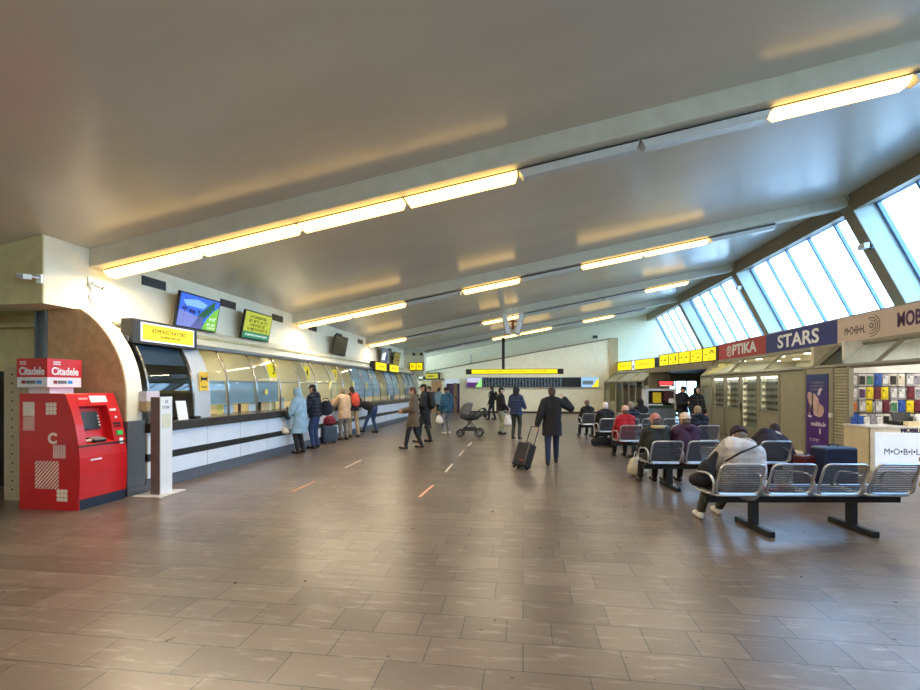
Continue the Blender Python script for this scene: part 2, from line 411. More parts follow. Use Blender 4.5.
struct('wall_back_left', MB().box(-11, -7.0, 30.5, 30.8, 0, 2.5), M_back)
# doors in the far left corner
mb = MB(); mb.box(-6.98, -6.72, 30.42, 30.5, 0, 2.25).box(-5.42, -5.2, 30.42, 30.5, 0, 2.25).box(-6.98, -5.2, 30.42, 30.5, 2.15, 2.27)
d1 = struct('door_2', mb, mat('pale_frame', C(206, 190, 150), .5), 'pale framed wooden double door under the small yellow sign')
struct('door_leaf', MB().box(-6.12, -5.42, 30.45, 30.5, 0, 2.15), M_wood, None, d1)
struct('door_glass', MB().box(-6.72, -6.12, 30.45, 30.5, 0, 2.15), mat('door_pale', C(196, 178, 130), .5), None, d1)
struct('door_band', MB().box(-6.14, -5.4, 30.42, 30.45, 1.15, 1.4), M_dwood, None, d1)
mb = MB(); mb.box(-5.2, -4.2, 30.40, 30.5, 1.95, 2.25).box(-5.2, -5.1, 30.40, 30.5, 0, 1.95)
d2 = struct('door_3', mb, M_white, 'white framed doorway with a purple poster and an open brown leaf')
struct('door_glass', MB().box(-5.1, -4.2, 30.6, 30.66, 0, 1.95), mat('purple_dark', C(74, 52, 84), .4), None, d2)
struct('door_leaf', MB().box(-4.45, -4.35, 29.5, 30.4, 0, 1.98), mat('brown_leaf', C(122, 92, 60), .5), None, d2)
struct('door_handle', MB().box(-4.5, -4.3, 29.55, 29.62, .95, 1.15), M_black, None, d2)
# ------------------------------------------------------------------ right hand skylights
WB = [(-8.9, -6.6), (-6.24, 0.), (.36, 6.5), (6.86, 13.05), (13.41, 19.6), (19.96, 26.15), (26.51, 32.6)]
def slx(z): return RX+.12+(6.2-z)*.5             # inner plane of the fins
for i, y in enumerate(BY):                        # fins
    mb = MB(); mb.prism([(slx(6.7), 6.7), (slx(2.9), 2.9), (slx(2.9)+.75, 2.9), (slx(6.7)+.75, 6.7)], 'y', y+.01, y+.35)
    o = struct('rafter', mb, M_fin)
    mb = MB(); mb.prism([(slx(6.7)-.02, 6.7), (slx(2.9)-.02, 2.9), (slx(2.9), 2.9), (slx(6.7), 6.7)], 'y', y, y+.36)
    struct('rafter_face', mb, M_tan)
for i, (a, b) in enumerate(WB):
    mb = MB(); mb.prism([(RX-.02, ceilz(RX)+.1), (RX+.06, 6.18), (RX+.75, 6.42), (RX+.75, 7.0), (RX, 7.0)], 'y', a-.001, b+.001)
    struct('wall_header', mb, M_tan)
    n = 5; w = (b-a)/n
    def wx(z): return slx(z)+.62
    fr = MB()
    for k in range(n+1):
        y = a+k*w
        y = min(max(y, a+.03), b-.03)
        fr.prism([(wx(6.5)-.05, 6.5), (wx(2.9)-.05, 2.9), (wx(2.9)+.05, 2.9), (wx(6.5)+.05, 6.5)], 'y', y-.03, y+.03)
    for z in (6.40, 3.1):
        fr.box(wx(z)-.05, wx(z)+.05, a, b, z-.04, z+.04)
    f = struct('window_%d' % (i+1), fr, M_blue, 'sloping skylight with five panes')
    for k in range(n):
        y = a+k*w
        struct('pane', MB().prism([(wx(6.45), 6.45), (wx(3.0), 3.0), (wx(3.0)+.012, 3.0), (wx(6.45)+.012, 6.45)], 'y', y+.02, y+w-.02), G_win if i < 3 else G_solar, None, f)
# ------------------------------------------------------------------ rest of the shell, behind the camera
struct('wall_left_rear', MB().box(-11.2, -11, -9, 6.9, 0, 3.6), M_cream)
mb = MB().prism([(-11.2, 0), (10.7, 0), (10.7, 4.0), (9.4, 6.6), (8.4, 6.65), (-11.2, 3.2)], 'y', -9.2, -9)
struct('wall_rear', mb, M_cream)
# right wall behind the shops
struct('wall_right', MB().box(10.6, 10.75, -9, 18.6, 0, 3.0).box(10.6, 10.75, 24.8, 28.6, 0, 3.0).box(10.6, 10.75, 28.6, 32.6, 2.5, 3.0).box(10.6, 10.75, 18.6, 24.8, 2.5, 3.0), M_panel)
struct('shop_roof', MB().box(7.72, 10.7, -9, 32.6, 2.98, 3.08), M_tan)
# ================================================================== ticket counter
root = thing('ticket_counter', 'long white ticket counter with dark worktop and dark stripe along left wall', 'counter', (0, 0, 0))
Y0, Y1 = 6.6, 26.12
box('skirting', M_skirt, -6.1, -5.97, Y0, Y1, 0, .2, root)
box('front_panel', M_counterw, -6.1, -5.94, Y0, Y1, .2, .47, root)
box('stripe', M_dsteel, -6.1, -5.935, Y0, Y1, .47, .59, root)
box('front_panel', M_counterw, -6.1, -5.94, Y0, Y1, .59, .93, root)
box('worktop', M_work, -6.62, -5.88, Y0, Y1, .93, 1.09, root, bevel=.015)
jm = MB()
for k in range(13): jm.box(-5.941, -5.938, Y0+1.03*k+1.4, Y0+1.03*k+1.406, .2, .93)
jm.build('joint', M_grey, root)
glz = thing('counter_glazing', 'curved glass screen on chrome ribs above the ticket counter', 'glass screen', (0, 0, 0))
ry = [6.74+1.03*k for k in range(19)]
zs = [1.09+1.33*i/12 for i in range(13)]
for k, y in enumerate(ry):
    MB().tube([(vault(z, -6.05), y, z) for z in zs],   .022, 8).build('rib', M_rib, glz, True)
    if k+1 < len(ry):
        def strip(a, b, z0, z1, m, nm):
            mb = MB(); q = [z0+(z1-z0)*i/10 for i in range(11)]
            pr = [(vault(z, -6.07), z) for z in q]+[(vault(z, -6.085), z) for z in reversed(q)]
            return mb.prism(pr, 'y', a, b).build(nm, m, glz, True)
        a, b = y+.02, ry[k+1]-.02
        if k == 1:
            strip(a, y+.5, 1.09, 2.42, M_opal, 'white_panel'); strip(y+.52, b, 1.22, 2.42, G_counter, 'pane')
        elif k == 0:
            strip(a, b, 1.09, 2.42, G_tint, 'pane')
            strip(a, b, 2.05, 2.40, mat('blind', C(104, 122, 142), .5), 'blind').location = (-.03, 0, 0)
        else: strip(a, b, 1.30, 2.42, G_counter, 'pane')
        if k in (9, 10, 11, 13, 14, 16, 17): strip(a, b, 1.32, 2.40, mat('pale_blind', C(214, 226, 236), .5), 'blind').location = (-.04, 0, 0)
        if k in (2, 3) : strip(a, b, 1.32, 1.80, M_frost, 'frosted_pane').location = (-.03, 0, 0)
        if k == 1: strip(y+.53, b, 1.32, 1.80, M_frost, 'frosted_pane').location = (-.03, 0, 0)
MB().box(-6.46, -6.29, 6.6, 26.15, 2.41, 2.50).build('channel', M_gsteel, glz, bevel=.02)
MB().box(-6.13, -6.10, 8.9, 26.15, 1.78, 1.81).build('rail', M_grey, glz)
# admin booth back, office furniture seen through the glass
tag(box('screen_partition', mat('dark_booth', C(44, 46, 50), .5), -7.9, -7.82, 6.6, 8.28, 0, 2.6), 'dark partition behind the first counter window under the yellow sign', 'partition')
for k, y in enumerate((9.4, 11.6, 13.6, 16.1, 19.0, 22.0)):
    t = tag(box('office_lamp', E_office, -7.7, -7.55, y-.6, y+.6, 2.60, 2.66), 'glowing tube lamp in ticket office number %s from the front' % ORD[k], 'lamp', 'office lamps')
    la = bpy.data.lights.new('tube', 'AREA'); la.shape = 'RECTANGLE'; la.size = .14; la.size_y = 1.1; la.energy = OFFW; la.color = (1, .84, .55)
    lo = bpy.data.objects.new('tube', la); COL.objects.link(lo); lo.parent = t; lo.location = (-7.625, y, 2.59)
random.seed(3)
def ctr_item(nm, label, cat, m, y, z, w, h, dx=-6.35, th=.02, tilt=0, grp=None):
    o = MB().box(-th/2, th/2, -w/2, w/2, 0, h).build(nm, m); o.location = (dx, y, z); o.rotation_euler = (0, R(-tilt), 0)
    return tag(o, label, cat, grp)
M_paper = mat('paper', C(236, 238, 236), .6, var=.02)
M_pyel = mat('paper_yellow', C(232, 216, 120), .6)
M_pblue = mat('paper_blue', C(190, 208, 230), .6)
M_posty = mat('poster_yellow', C(244, 200, 60), .5, var=.1)
ctr_item('notice', 'white printed notice propped on the counter at the first window', 'notice', M_paper, 7.42, 1.085, .24, .34, -5.97, .012, 10)
ctr_item('keypad', 'small black card terminal beside the propped white notice', 'card terminal', M_black, 7.72, 1.085, .14, .05, -5.97, .12)
o = ctr_item('warning_sticker', 'yellow camera warning sticker on the white curved panel', 'sticker', M_posty, 8.05, 1.60, .24, .36, -6.045, .006)
MB().box(.003, .006, -.08, .08, .2, .25).box(.003, .006, -.09, -.07, .17, .28).box(.003, .006, .07, .09, .17, .28).box(.003, .006, -.08, .08, .06, .08).build('pictogram', M_ink, o)
ctr_item('notice', 'pale yellow note on the glass just right of the white curved panel', 'notice', M_pyel, 8.62, 1.11, .17, .2, -6.12, .01)
ctr_item('notice', 'pale blue sheet below the first frosted pane', 'notice', M_pblue, 9.02, 1.11, .3, .19, -6.2, .01)
ctr_item('notice', 'white sheet standing on counter below the second frosted pane', 'notice', M_paper, 9.95, 1.11, .28, .22, -6.25, .01)
ctr_item('notice', 'dark red sheet on the counter below the frosted panes', 'notice', mat('paper_wine', C(70, 26, 34), .6), 9.55, 1.1, .1, .2, -6.3, .01)
ctr_item('monitor', 'small black monitor with bluish screen behind the third window', 'monitor', M_black, 10.3, 1.1, .32, .26, -6.35, .04)
ctr_item('box_file', 'cream box with printed bands left of window three clerk', 'box', mat('box_band', C(214, 206, 150), .6, var=.3, scale=9), 11.2, 1.1, .2, .3, -6.5, .15)
ctr_item('paper_holder', 'white leaflet holder on counter at window three', 'leaflet holder', M_paper, 11.55, 1.1, .2, .3, -6.4, .05)
ctr_item('paper_holder', 'small white box on counter before the blue hooded coat', 'box', M_paper, 12.15, 1.09, .2, .16, -6.2, .08)
ctr_item('notice', 'yellow round sticker on the glass above the small monitor', 'sticker', M_pyel, 10.22, 1.5, .13, .12, -6.05, .008)
for k, y in enumerate((13.4, 15.4, 16.8, 18.7, 21.4, 22.7)):
    ctr_item('office_screen', 'blue grey monitor back inside the office, %s beyond the blue coat' % ORD[k], 'monitor', mat('mon', C(96, 122, 150), .5), y, 1.1, .42, .34, -6.6, .05, 0, 'office monitors')
    ctr_item('notice', 'yellowish notice on glass, %s one beyond window three' % ORD[k], 'notice', M_pyel, y+.5, 1.62, .18, .24, -6.055, .008, 0, 'notices on the far glass')
    ctr_item('cabinet', 'pale office cabinet against yellow wall, %s from the front' % ORD[k], 'cabinet', mat('cab', C(200, 190, 160), .5), y, 0, .9, 1.7, -8.7, .4, 0, 'office cabinets')
# number signs
for y, s in ((11.3, '3'), (13.2, '4'), (15.3, '5')):
    t = thing('number_sign', 'square yellow number sign reading %s behind the counter glass' % s, 'sign', (-6.52, y, 2.10), PI/2, 'counter number signs')
    box('plate', E_yel, -.2, .2, 0, .03, -.17, .19, t)
    text(s, .3, M_ink, t, face(.06, -.002, .01), bold=.004)
    MB().cyl((-.15, .015, .19), (-.15, .015, .5), .006, 6).cyl((.15, .015, .19), (.15, .015, .5), .006, 6).build('rod', M_dsteel, t)
# ================================================================== signs on the left
t = thing('illuminated_sign', 'black box sign with yellow face reading ADMINISTRATORS over first window', 'sign', (-6.22, 7.3, 2.58), PI/2)
box('housing', mat('sign_black', C(46, 44, 42), .5), -.68, .79, 0, .22, -.20, .20, t, .008)
box('border', E_white, -.53, .70, -.008, 0, -.155, .16, t)
box('yellow_face', E_yel, -.50, .67, -.014, -.008, -.13, .135, t)
text('ADMINISTRATORS', .105, M_ink, t, face(.08, -.016, .035), .78, space=1.15)
text('ADMINISTRATOR', .055, M_ink, t, face(.10, -.016, -.055), .46)
for k, (y, tx) in enumerate(((19.65, 'near'), (21.75, 'far'))):
    t = thing('illuminated_sign', '%s one of two black boxed yellow signs over the far ticket windows' % ('nearer' if k == 0 else 'farther'), 'sign', (-6.22, y, 2.60), PI/2, 'yellow signs over the far windows')
    box('housing', M_black, -.85, .85, 0, .22, -.2, .2, t); box('yellow_face', E_yel, -.72, .80, -.012, 0, -.16, .16, t)
    scribble(t, -.35, .45, 0, .09, mat('olive_ink', C(120, 100, 20), .5), -.012, k)
t = thing('illuminated_sign', 'pair of yellow sign panels on the far wall block past the counters', 'sign', (-6.14, 26.15, 2.9))
box('housing', M_black, -.42, .40, -.1, .04, -.24, .24, t)
for a, b in ((-.36, -.02), (.03, .37)):
    f = box('yellow_face', E_yel, a, b, -.112, -.1, -.2, .2, t)
    MB().box(a+.08, b-.08, -.116, -.112, -.05, -.01).box(a+.08, b-.16, -.116, -.112, .05, .1).build('pictogram', M_ink, f)
t = thing('illuminated_sign', 'small black boxed yellow green sign above the far wooden door', 'sign', (-6.08, 30.4, 2.46))
box('housing', M_black, -.58, .55, -.12, .1, -.25, .22, t); box('yellow_face', emis('lit_olive', C(190, 180, 40), .7), -.4, .45, -.132, -.12, -.17, .15, t)
MB().box(-.25, .15, -.138, -.132, -.05, .02).build('lettering', M_ink, t)
# televisions
def tv(label, y, cfg):
    t = thing('television', label, 'television', (-6.64, y, 3.2), PI/2, 'televisions above the counters')
    M = Matrix.Rotation(R(11), 4, 'X')
    MB().box(-.6, .6, 0, .05, -.35, .35, M).build('casing', M_black, t)
    MB().box(-.57, .57, -.006, 0, -.32, .32, M).build('screen', cfg[0], t)
    MB().box(-.1, .1, .05, .25, -.06, .08).build('bracket', M_dsteel, t)
    for nm, polys, m in cfg[1]:
        mb = MB(); y0 = -.008
        for p in polys: mb.prism(p, 'y', y0, -.0062)
        o = mb.build(nm, m, t); o.data.transform(M)
    for i, (a, b, z, h, m) in enumerate(cfg[2]):
        o = scribble(t, a, b, z, h, m, -.009, i); o.data.transform(M)
    return t
E_sky = emis('screen_blue', C(46, 96, 226), 1.0); E_lav = emis('screen_lavender', C(120, 130, 200), .9)
E_dk = emis('screen_dark_blue', C(26, 40, 110), .8); E_lime = emis('screen_lime', C(122, 190, 60), .9); E_dg = emis('screen_green', C(30, 96, 60), .8)
E_cl = emis('screen_cloud', C(130, 180, 250), .9)
E_txt = emis('screen_white', C(240, 250, 240), .9)
E_oli = emis('screen_olive', C(176, 184, 50), .85); E_teal = emis('screen_teal', C(16, 120, 90), .8)
tree = [[(.0+.07*i-.06, -.17+.06*i), (.05+.07*i+.03, -.2+.06*i), (.08+.07*i, -.02+.06*i), (.0+.07*i, -.0+.06*i)] for i in range(6)]
tv('television with a blue sky street picture above the first window', 8.7, (E_sky, [
    ('picture', [[(-.57, -.32), (.12, -.32), (.12, -.1), (-.57, .0)]], E_lav), ('picture', [[(-.2, -.32), (.2, -.32), (.12, -.06), (.0, -.06)]], emis('screen_road', C(90, 96, 150), .8)),
    ('picture', [[(-.5, .2), (-.1, .26), (.2, .2), (.1, .1), (-.4, .1)]], E_cl),
    ('picture', [[(-.43, -.25), (-.41, -.25), (-.41, .26), (-.43, .26)], [(-.5, .02), (-.34, .02), (-.34, .06), (-.5, .06)], [(-.3, -.02), (-.12, -.04), (-.12, .03), (-.3, .05)], [(-.06, .0), (.02, .0), (.02, .05), (-.06, .05)]], E_dk)] +
    [('picture', tree, E_dg), ('picture', [[(.12, -.32), (.57, -.32), (.57, .2), (.42, .1), (.25, -.08)]], E_lime)],
    [(.33, .47, -.08, .08, E_txt), (.27, .52, -.2, .05, E_txt), (.3, .5, -.27, .04, E_txt)]))
tv('television showing a yellow green notice with teal footer', 10.82, (E_oli, [('picture', [[(-.57, -.32), (.57, -.32), (.57, -.16), (-.57, -.16)]], E_teal)],
   [(-.38, .38, .21, .07, M_ink), (-.4, .4, .11, .07, M_ink), (-.34, .36, .01, .07, M_ink), (-.43, .43, -.09, .07, M_ink), (-.48, .48, -.24, .055, E_txt)]))
tv('dark switched television with faint text between two beams', 16.15, (mat('screen_off', C(58, 52, 40), .25), [], [(-.25, .25, .05, .1, mat('faint', C(92, 84, 60), .5))]))
tv('television with a grey street picture, fourth along the left wall', 21.6, (emis('screen_grey', C(96, 108, 120), .7), [('picture', [[(-.4, -.2), (.1, -.2), (.1, .2), (-.4, .1)]], E_txt), ('picture', [[(.15, -.3), (.5, -.3), (.5, 0), (.15, .1)]], E_dk)], []))
tv('television with an olive notice, farthest along the left wall', 23.75, (emis('screen_olive_dim', C(128, 122, 56), .7), [('picture', [[(-.4, .05), (.4, .05), (.4, .1), (-.4, .1)], [(-.4, -.1), (.4, -.1), (.4, -.05), (-.4, -.05)]], M_ink)], []))
# vents
for k in range(8):
    y = 7.54+2.2*k+(0 if k < 5 else .1)
    if abs(y+.27-13.2) < .3: y += .3
    t = thing('vent_grille', 'dark slotted vent grille high on left wall, %s from the camera end' % ORD[k], 'vent', (-6.9, y+.27, 3.625), PI/2, 'vent grilles on the left wall')
    box('frame', M_dsteel, -.28, .28, -.02, 0, -.085, .085, t)
    mb = MB()
    for q in range(5): mb.box(-.26, .26, -.03, -.018, -.065+.03*q, -.055+.03*q)
    mb.build('slat', M_black, t)
# security cameras
t = thing('security_camera', 'white bullet camera with hanging cable on cream wall by the first beam', 'camera', (-6.9, 6.52, 3.3), PI/2); t.scale = (.7, .7, .8)
box('wall_plate', M_white, -.06, .02, -.03, 0, -.02, .16, t)
MB().cyl((0, -.03, .06), (.02, -.12, .02), .018).build('arm', M_white, t)
MB().tube([(-.02, -.1, .04), (.12, -.18, -.02)], .05, 12).build('body', M_white, t, True)
MB().tube([(.12, -.18, -.02), (.15, -.196, -.033)], .045, 12).build('lens', M_black, t, True)
MB().tube([(0, -.02, -.02), (.01, -.03, -.2), (.03, -.02, -.25)], .012, 6).box(-.04, .05, -.04, 0, -.28, -.2).build('junction_box', M_white, t)
MB().tube([(.0, -.02, -.28), (.02, -.02, -.30), (-.02, -.02, -.34), (.05, -.02, -.36), (.2, -.02, -.38)], .006, 6).build('cable', M_dsteel, t)
t = thing('security_camera', 'white box camera on the olive bulkhead at upper left', 'camera', (-6.98, 5.79, 3.22)); t.scale = (.75, .75, .75)
box('wall_plate', M_white, .02, .12, -.05, 0, -.07, .1, t)
MB().cyl((.07, -.05, .02), (.03, -.14, .03), .02).build('arm', M_white, t)
MB().box(-.19, .08, -.07, .07, -.05, .05, Matrix.Translation((-.04, -.2, .02)) @ Euler((.1, .15, -.3)).to_matrix().to_4x4()).build('body', M_white, t, bevel=.015)
MB().box(-.21, -.19, -.06, .06, -.04, .04, Matrix.Translation((-.04, -.2, .02)) @ Euler((.1, .15, -.3)).to_matrix().to_4x4()).build('lens', M_black, t)
for k, (x, z) in enumerate(((-6.3, 3.62), (-5.85, 3.62), )):
    tag(MB().ball((x, 26.17, z), .09).build('dome_camera', M_dsteel, smooth=True), 'dark dome camera on far wall block, %s of the two' % ('left' if k == 0 else 'right'), 'camera', 'dome cameras on the far block')
# ================================================================== cash machine
t = thing('cash_machine', 'red cash machine with white patterns on its side beside the arched wall', 'cash machine', (-6.38, 5.79, 0), PI/2); t.scale = (.84, 1, 1)
prof = [(-.475, .14), (-.495, .45), (-.49, .70), (-.465, .92), (-.42, 1.15), (-.36, 1.35), (-.27, 1.56), (-.25, 1.575), (.45, 1.575), (.45, .14)]
nich = [(-.475, .14), (-.495, .45), (-.49, .70), (-.47, .88), (-.33, .93), (-.32, 1.0), (-.23, 1.36), (-.345, 1.40), (-.27, 1.56), (-.25, 1.575), (.45, 1.575), (.45, .14)]
MB().prism(prof, 'x', -.44, -.30).prism(nich, 'x', -.30, .21).prism(prof, 'x', .21, .44).build('body', M_red, t)
box('plinth', mat('plinth_blue', C(30, 40, 58), .5), -.43, .43, -.465, .44, 0, .14, t)
MB().prism([(-.496, .86), (-.475, .872), (-.47, .86), (-.49, .85)], 'x', -.44, .44).build('panel_gap', M_black, t)
sc = Matrix.Translation((-.05, -.278, 1.18)) @ Matrix.Rotation(R(-14), 4, 'X')
MB().box(-.21, .17, -.02, .03, -.125, .135, sc).build('screen_frame', M_black, t)
MB().box(-.19, .13, -.026, -.02, -.105, .115, sc).build('screen', mat('atm_screen', C(52, 60, 66), .15), t)
mb = MB()
for q in range(4): mb.box(.145, .165, -.03, -.02, -.08+.045*q, -.06+.045*q, sc)
mb.build('screen_button', M_white, t)
kp = Matrix.Translation((-.03, -.405, .915)) @ Matrix.Rotation(R(14), 4, 'X')
k = MB().box(-.13, .08, -.07, .08, -.01, .02, kp).build('keypad', M_black, t)
mb = MB()
for q in range(4):
    for w in range(3): mb.box(-.10+.055*q, -.06+.055*q, -.055+.045*w, -.02+.045*w, .02, .028, kp)
mb.build('key', M_grey, k)
MB().box(-.28, -.17, -.04, .01, 0, .03, Matrix.Translation((0, -.40, .912))).build('card_tray', mat('cream_plastic', C(230, 190, 160), .5), t)
def on_front(z):
    for (a, b), (c, d) in zip(prof, prof[1:]):
        if b <= z <= d: return a+(c-a)*(z-b)/(d-b), math.atan2(c-a, d-b)
def plate(nm, m, x0, x1, z, h, th=.008):
    y, a = on_front(z)
    return MB().box(x0, x1, -th, .002, -h/2, h/2, Matrix.Translation((0, y, z)) @ Matrix.Rotation(-a, 4, 'X')).build(nm, m, t)
plate('label_sticker', M_paper, -.06, .25, 1.49, .10)
plate('logo_strip', mat('pink_print', C(240, 150, 150), .5), -.26, -.1, 1.50, .03)
plate('receipt_slot', mat('slot_dark', C(60, 8, 10), .5), .24, .38, 1.13, .03)
plate('receipt_slot', mat('slot_dark', C(60, 8, 10), .5), .24, .38, 1.09, .02)
plate('card_slot', mat('card_green', C(60, 190, 90), .4), .27, .38, .99, .07, .02)
plate('card_sticker', M_paper, .31, .38, .87, .09)
plate('white_mark', M_paper, .24, .36, 1.33, .03); plate('white_mark', M_paper, .30, .34, 1.22, .03)
plate('door_slot', M_paper, -.26, -.06, .66, .02)
box('side_skirt', M_red, -.439, -.425, -.47, .45, 0, .145, t)
# printed patterns on the side (faces the camera)
XS = -.441; M_pr = mat('print_cream', C(240, 226, 208), .5)
def sq(y0, y1, z0, z1): MB().box(XS-.003, XS, y0, y1, z0, z1).build('printed_square', M_pr, t)
def dots(yc, zc, r):
    mb = MB()
    for a in (-1, 0, 1):
        for b in (-1, 0, 1): mb.prism([(yc+a*r*1.85+math.cos(2*PI*i/16)*r, zc+b*r*1.85+math.sin(2*PI*i/16)*r) for i in range(16)], 'x', XS-.003, XS)
    mb.build('printed_dots', M_pr, t)
sq(.21, .39, 1.27, 1.46)
def diag(y0, y1, z0, z1, n):
    mb = MB()
    w = (z1-z0)*1.0/n
    for i in range(-n, n):
        pts = []
        def cl(a): return max(0., min(1., a))
        b0 = i/n; b1 = (i+.5)/n
        poly = []
        for s, e in (((0, b0), (1, b0+1)), ):
            pass
        us = sorted(set([0, 1, cl(-b0), cl(-b1), cl(1-b0), cl(1-b1)]))
        up = [(u, cl(b1+u)) for u in us]; lo = [(u, cl(b0+u)) for u in us]
        poly = [(u, v) for u, v in lo]+[(u, v) for u, v in reversed(up)]
        clean = []
        for p in poly:
            if not clean or (abs(p[0]-clean[-1][0])+abs(p[1]-clean[-1][1])) > 1e-6: clean.append(p)
        ar = sum(clean[k][0]*clean[(k+1) % len(clean)][1]-clean[(k+1) % len(clean)][0]*clean[k][1] for k in range(len(clean)))
        if abs(ar) > 1e-3 and len(clean) > 2: mb.prism([(y1+(y0-y1)*u, z0+(z1-z0)*v) for u, v in clean], 'x', XS-.003, XS)
    mb.build('printed_stripes', M_pr, t)
diag(.21, .39, 1.07, 1.26, 5)
dots(-.05, 1.37, .03)
mb = MB()
for q in range(8): mb.box(XS-.003, XS, -.27+.025*q, -.258+.025*q, .70, .88)
mb.build('printed_bars', M_pr, t)
diag(-.17, .20, .28, .66, 7)
dots(-.22, .20, .03)
text('C', .2, mat('print_cream', C(240, 226, 208), .5), t, Matrix.Translation((XS-.002, -.07, .96)) @ Matrix(((0, 0, -1, 0), (-1, 0, 0, 0), (0, 1, 0, 0), (0, 0, 0, 1))), bold=.008)
box('neck', M_white, -.25, .16, .16, .50, 1.575, 1.66, t)
c = box('topper', M_white, -.36, .22, .09, .57, 1.66, 1.80, t)
c2 = box('topper_red', M_red, -.365, .225, .085, .575, 1.80, 2.06, t)
def lside(y, z): return Matrix.Translation((-.368, y, z)) @ Matrix(((0, 0, -1, 0), (-1, 0, 0, 0), (0, 1, 0, 0), (0, 0, 0, 1)))
text('Citadele', .15, M_white, t, lside(.33, 1.88), .40, bold=.004)
text('Citadele', .15, M_white, t, face(-.07, .081, 1.88), .46, bold=.004)
MB().box(-.27, -.15, .081, .085, 2.005, 2.02).box(-.27, -.15, .081, .085, 1.975, 1.99).build('logo', M_white, t); MB().box(-.369, -.365, .42, .52, 2.005, 2.02).box(-.369, -.365, .42, .52, 1.975, 1.99).build('logo', M_white, t)
for m, a, b in ((mat('card_red', C(150, 40, 40), .5), 0, .06), (mat('card_grey', C(110, 110, 120), .5), .07, .22), (mat('card_blue', C(40, 140, 220), .5), .24, .32)):
    MB().box(-.26+a, -.26+b, .086, .09, 1.71, 1.755).build('card_logo', m, t); MB().box(-.364, -.36, .5-b, .5-a, 1.71, 1.755).build('card_logo', m, t)
# ================================================================== lockers, post, wall box
t = thing('locker_cabinet', 'beige steel locker cabinet with small doors behind the red machine', 'lockers', (-7.27, 6.0, 0))
M_lock = mat('locker_beige', C(190, 180, 152), .5, var=.05)
box('body', M_lock, -.31, .31, -.19, .2, .0, 1.96, t)
for r in range(14):
    for q in range(2):
        d = box('door', M_lock, -.295+.3*q, -.295+.3*q+.285, -.205, -.19, .1+.13*r, .1+.13*r+.12, t)
        MB().cyl((-.15+.3*q, -.212, .16+.13*r), (-.15+.3*q, -.204, .16+.13*r), .012, 8).build('keyhole', M_black, d)
t = thing('dispenser_post', 'white and brown sanitizer dispenser post on a flat base before the counter', 'dispenser', (-5.58, 6.47, 0), PI/2)
box('base_plate', mat('base_white', C(214, 210, 204), .4), -.27, .27, -.20, .27, 0, .018, t, .004)
box('column', mat('post_shaded_side', C(112, 102, 96), .5), -.12, .115, -.07, .085, .018, 1.51, t, .004)  # column colour darkened to hold the shade on the post's sides
box('front_panel', M_white, -.12, .12, -.085, -.07, .018, 1.515, t, .003)
box('nozzle_window', mat('nozzle_cream', C(212, 212, 190), .4), -.09, .08, -.089, -.085, 1.03, 1.25, t)
scribble(t, -.075, .06, 1.35, .045, mat('post_ink', C(70, 90, 130), .5), -.085, 4)
ring_mb(MB(), (0, 1.44), .025, .006, -.085).build('logo', mat('post_ink', C(70, 90, 130), .5), t)
t = thing('wall_box', 'lilac and tan box fixed at the arched end wall behind the dispenser post', 'box', (-5.93, 6.62, 1.28))
box('lower_half', mat('box_tan', C(170, 148, 112), .5), -.06, .06, -.12, .14, 0, .16, t)
box('upper_half', mat('box_lilac', C(214, 204, 216), .5), -.062, .062, -.122, .142, .16, .32, t)
# ================================================================== ceiling lamps under the beams
LIT = {-6.6: {1, 2, 4, 6}, 0: {1, 2, 4, 5, 7}, 6.5: {0, 1, 2, 3, 6}, 13.05: {0, 1, 3, 5, 6}, 19.6: {0, 3, 7}, 26.15: {3, 4, 6}}  # lamps on the two beams behind the camera are unseen, added for light
BN = {-6.6: 'rearmost beam', 0: 'beam behind the camera', 6.5: 'nearest ceiling beam', 13.05: 'second ceiling beam', 19.6: 'third ceiling beam', 26.15: 'farthest ceiling beam'}
MOD = 1.685; SL = math.atan(.18)
for by, lit in LIT.items():
    for k in range(8):
        if by < 1 and k not in lit: continue
        xa = -6.82+MOD*k
        xm = xa+MOD/2
        on = k in lit
        t = thing('ceiling_lamp', '%s strip lamp under the %s, %s from its left end' % ('glowing warm' if on else 'unlit', BN[by], ORD[k]), 'lamp', (xm, by+.25, ceilz(xm)-.29), 0, 'strip lamps under the beams')
        t.rotation_euler = (0, -SL, 0)
        Lh = MOD/math.cos(SL)/2
        MB().box(-Lh+.004, Lh-.004, -.05, .05, -.035, .002).build('housing', M_dsteel, t)
        mb = MB()
        pr = [(-.105, -.045), (.105, -.045), (.08, -.145), (-.08, -.145)]
        e0 = -Lh+.012; e1 = Lh-.012
        n = 4
        vs = [(e0+(.0 if p[1] > -.1 else .05), p[0], p[1]) for p in pr]+[(e1-(.0 if p[1] > -.1 else .05), p[0], p[1]) for p in pr]
        mb.add(vs, [(0, 1, 2, 3), (7, 6, 5, 4)]+[(i, (i+1) % 4, 4+(i+1) % 4, 4+i) for i in range(4)])
        mb.build('diffuser', E_lamp if on else M_diff, t)
        if on:
            la = bpy.data.lights.new('tube', 'AREA'); la.shape = 'RECTANGLE'; la.size = 2*Lh-.2; la.size_y = .15; la.energy = LAMPW; la.color = (1, .86, .66)
            lo = bpy.data.objects.new('tube', la); COL.objects.link(lo); lo.parent = t; lo.location = (0, 0, -.155)
        MB().box(-Lh+.004, -Lh+.02, -.11, .11, -.05, -.035).box(Lh-.02, Lh-.004, -.11, .11, -.05, -.035).build('end_clip', M_grey, t)
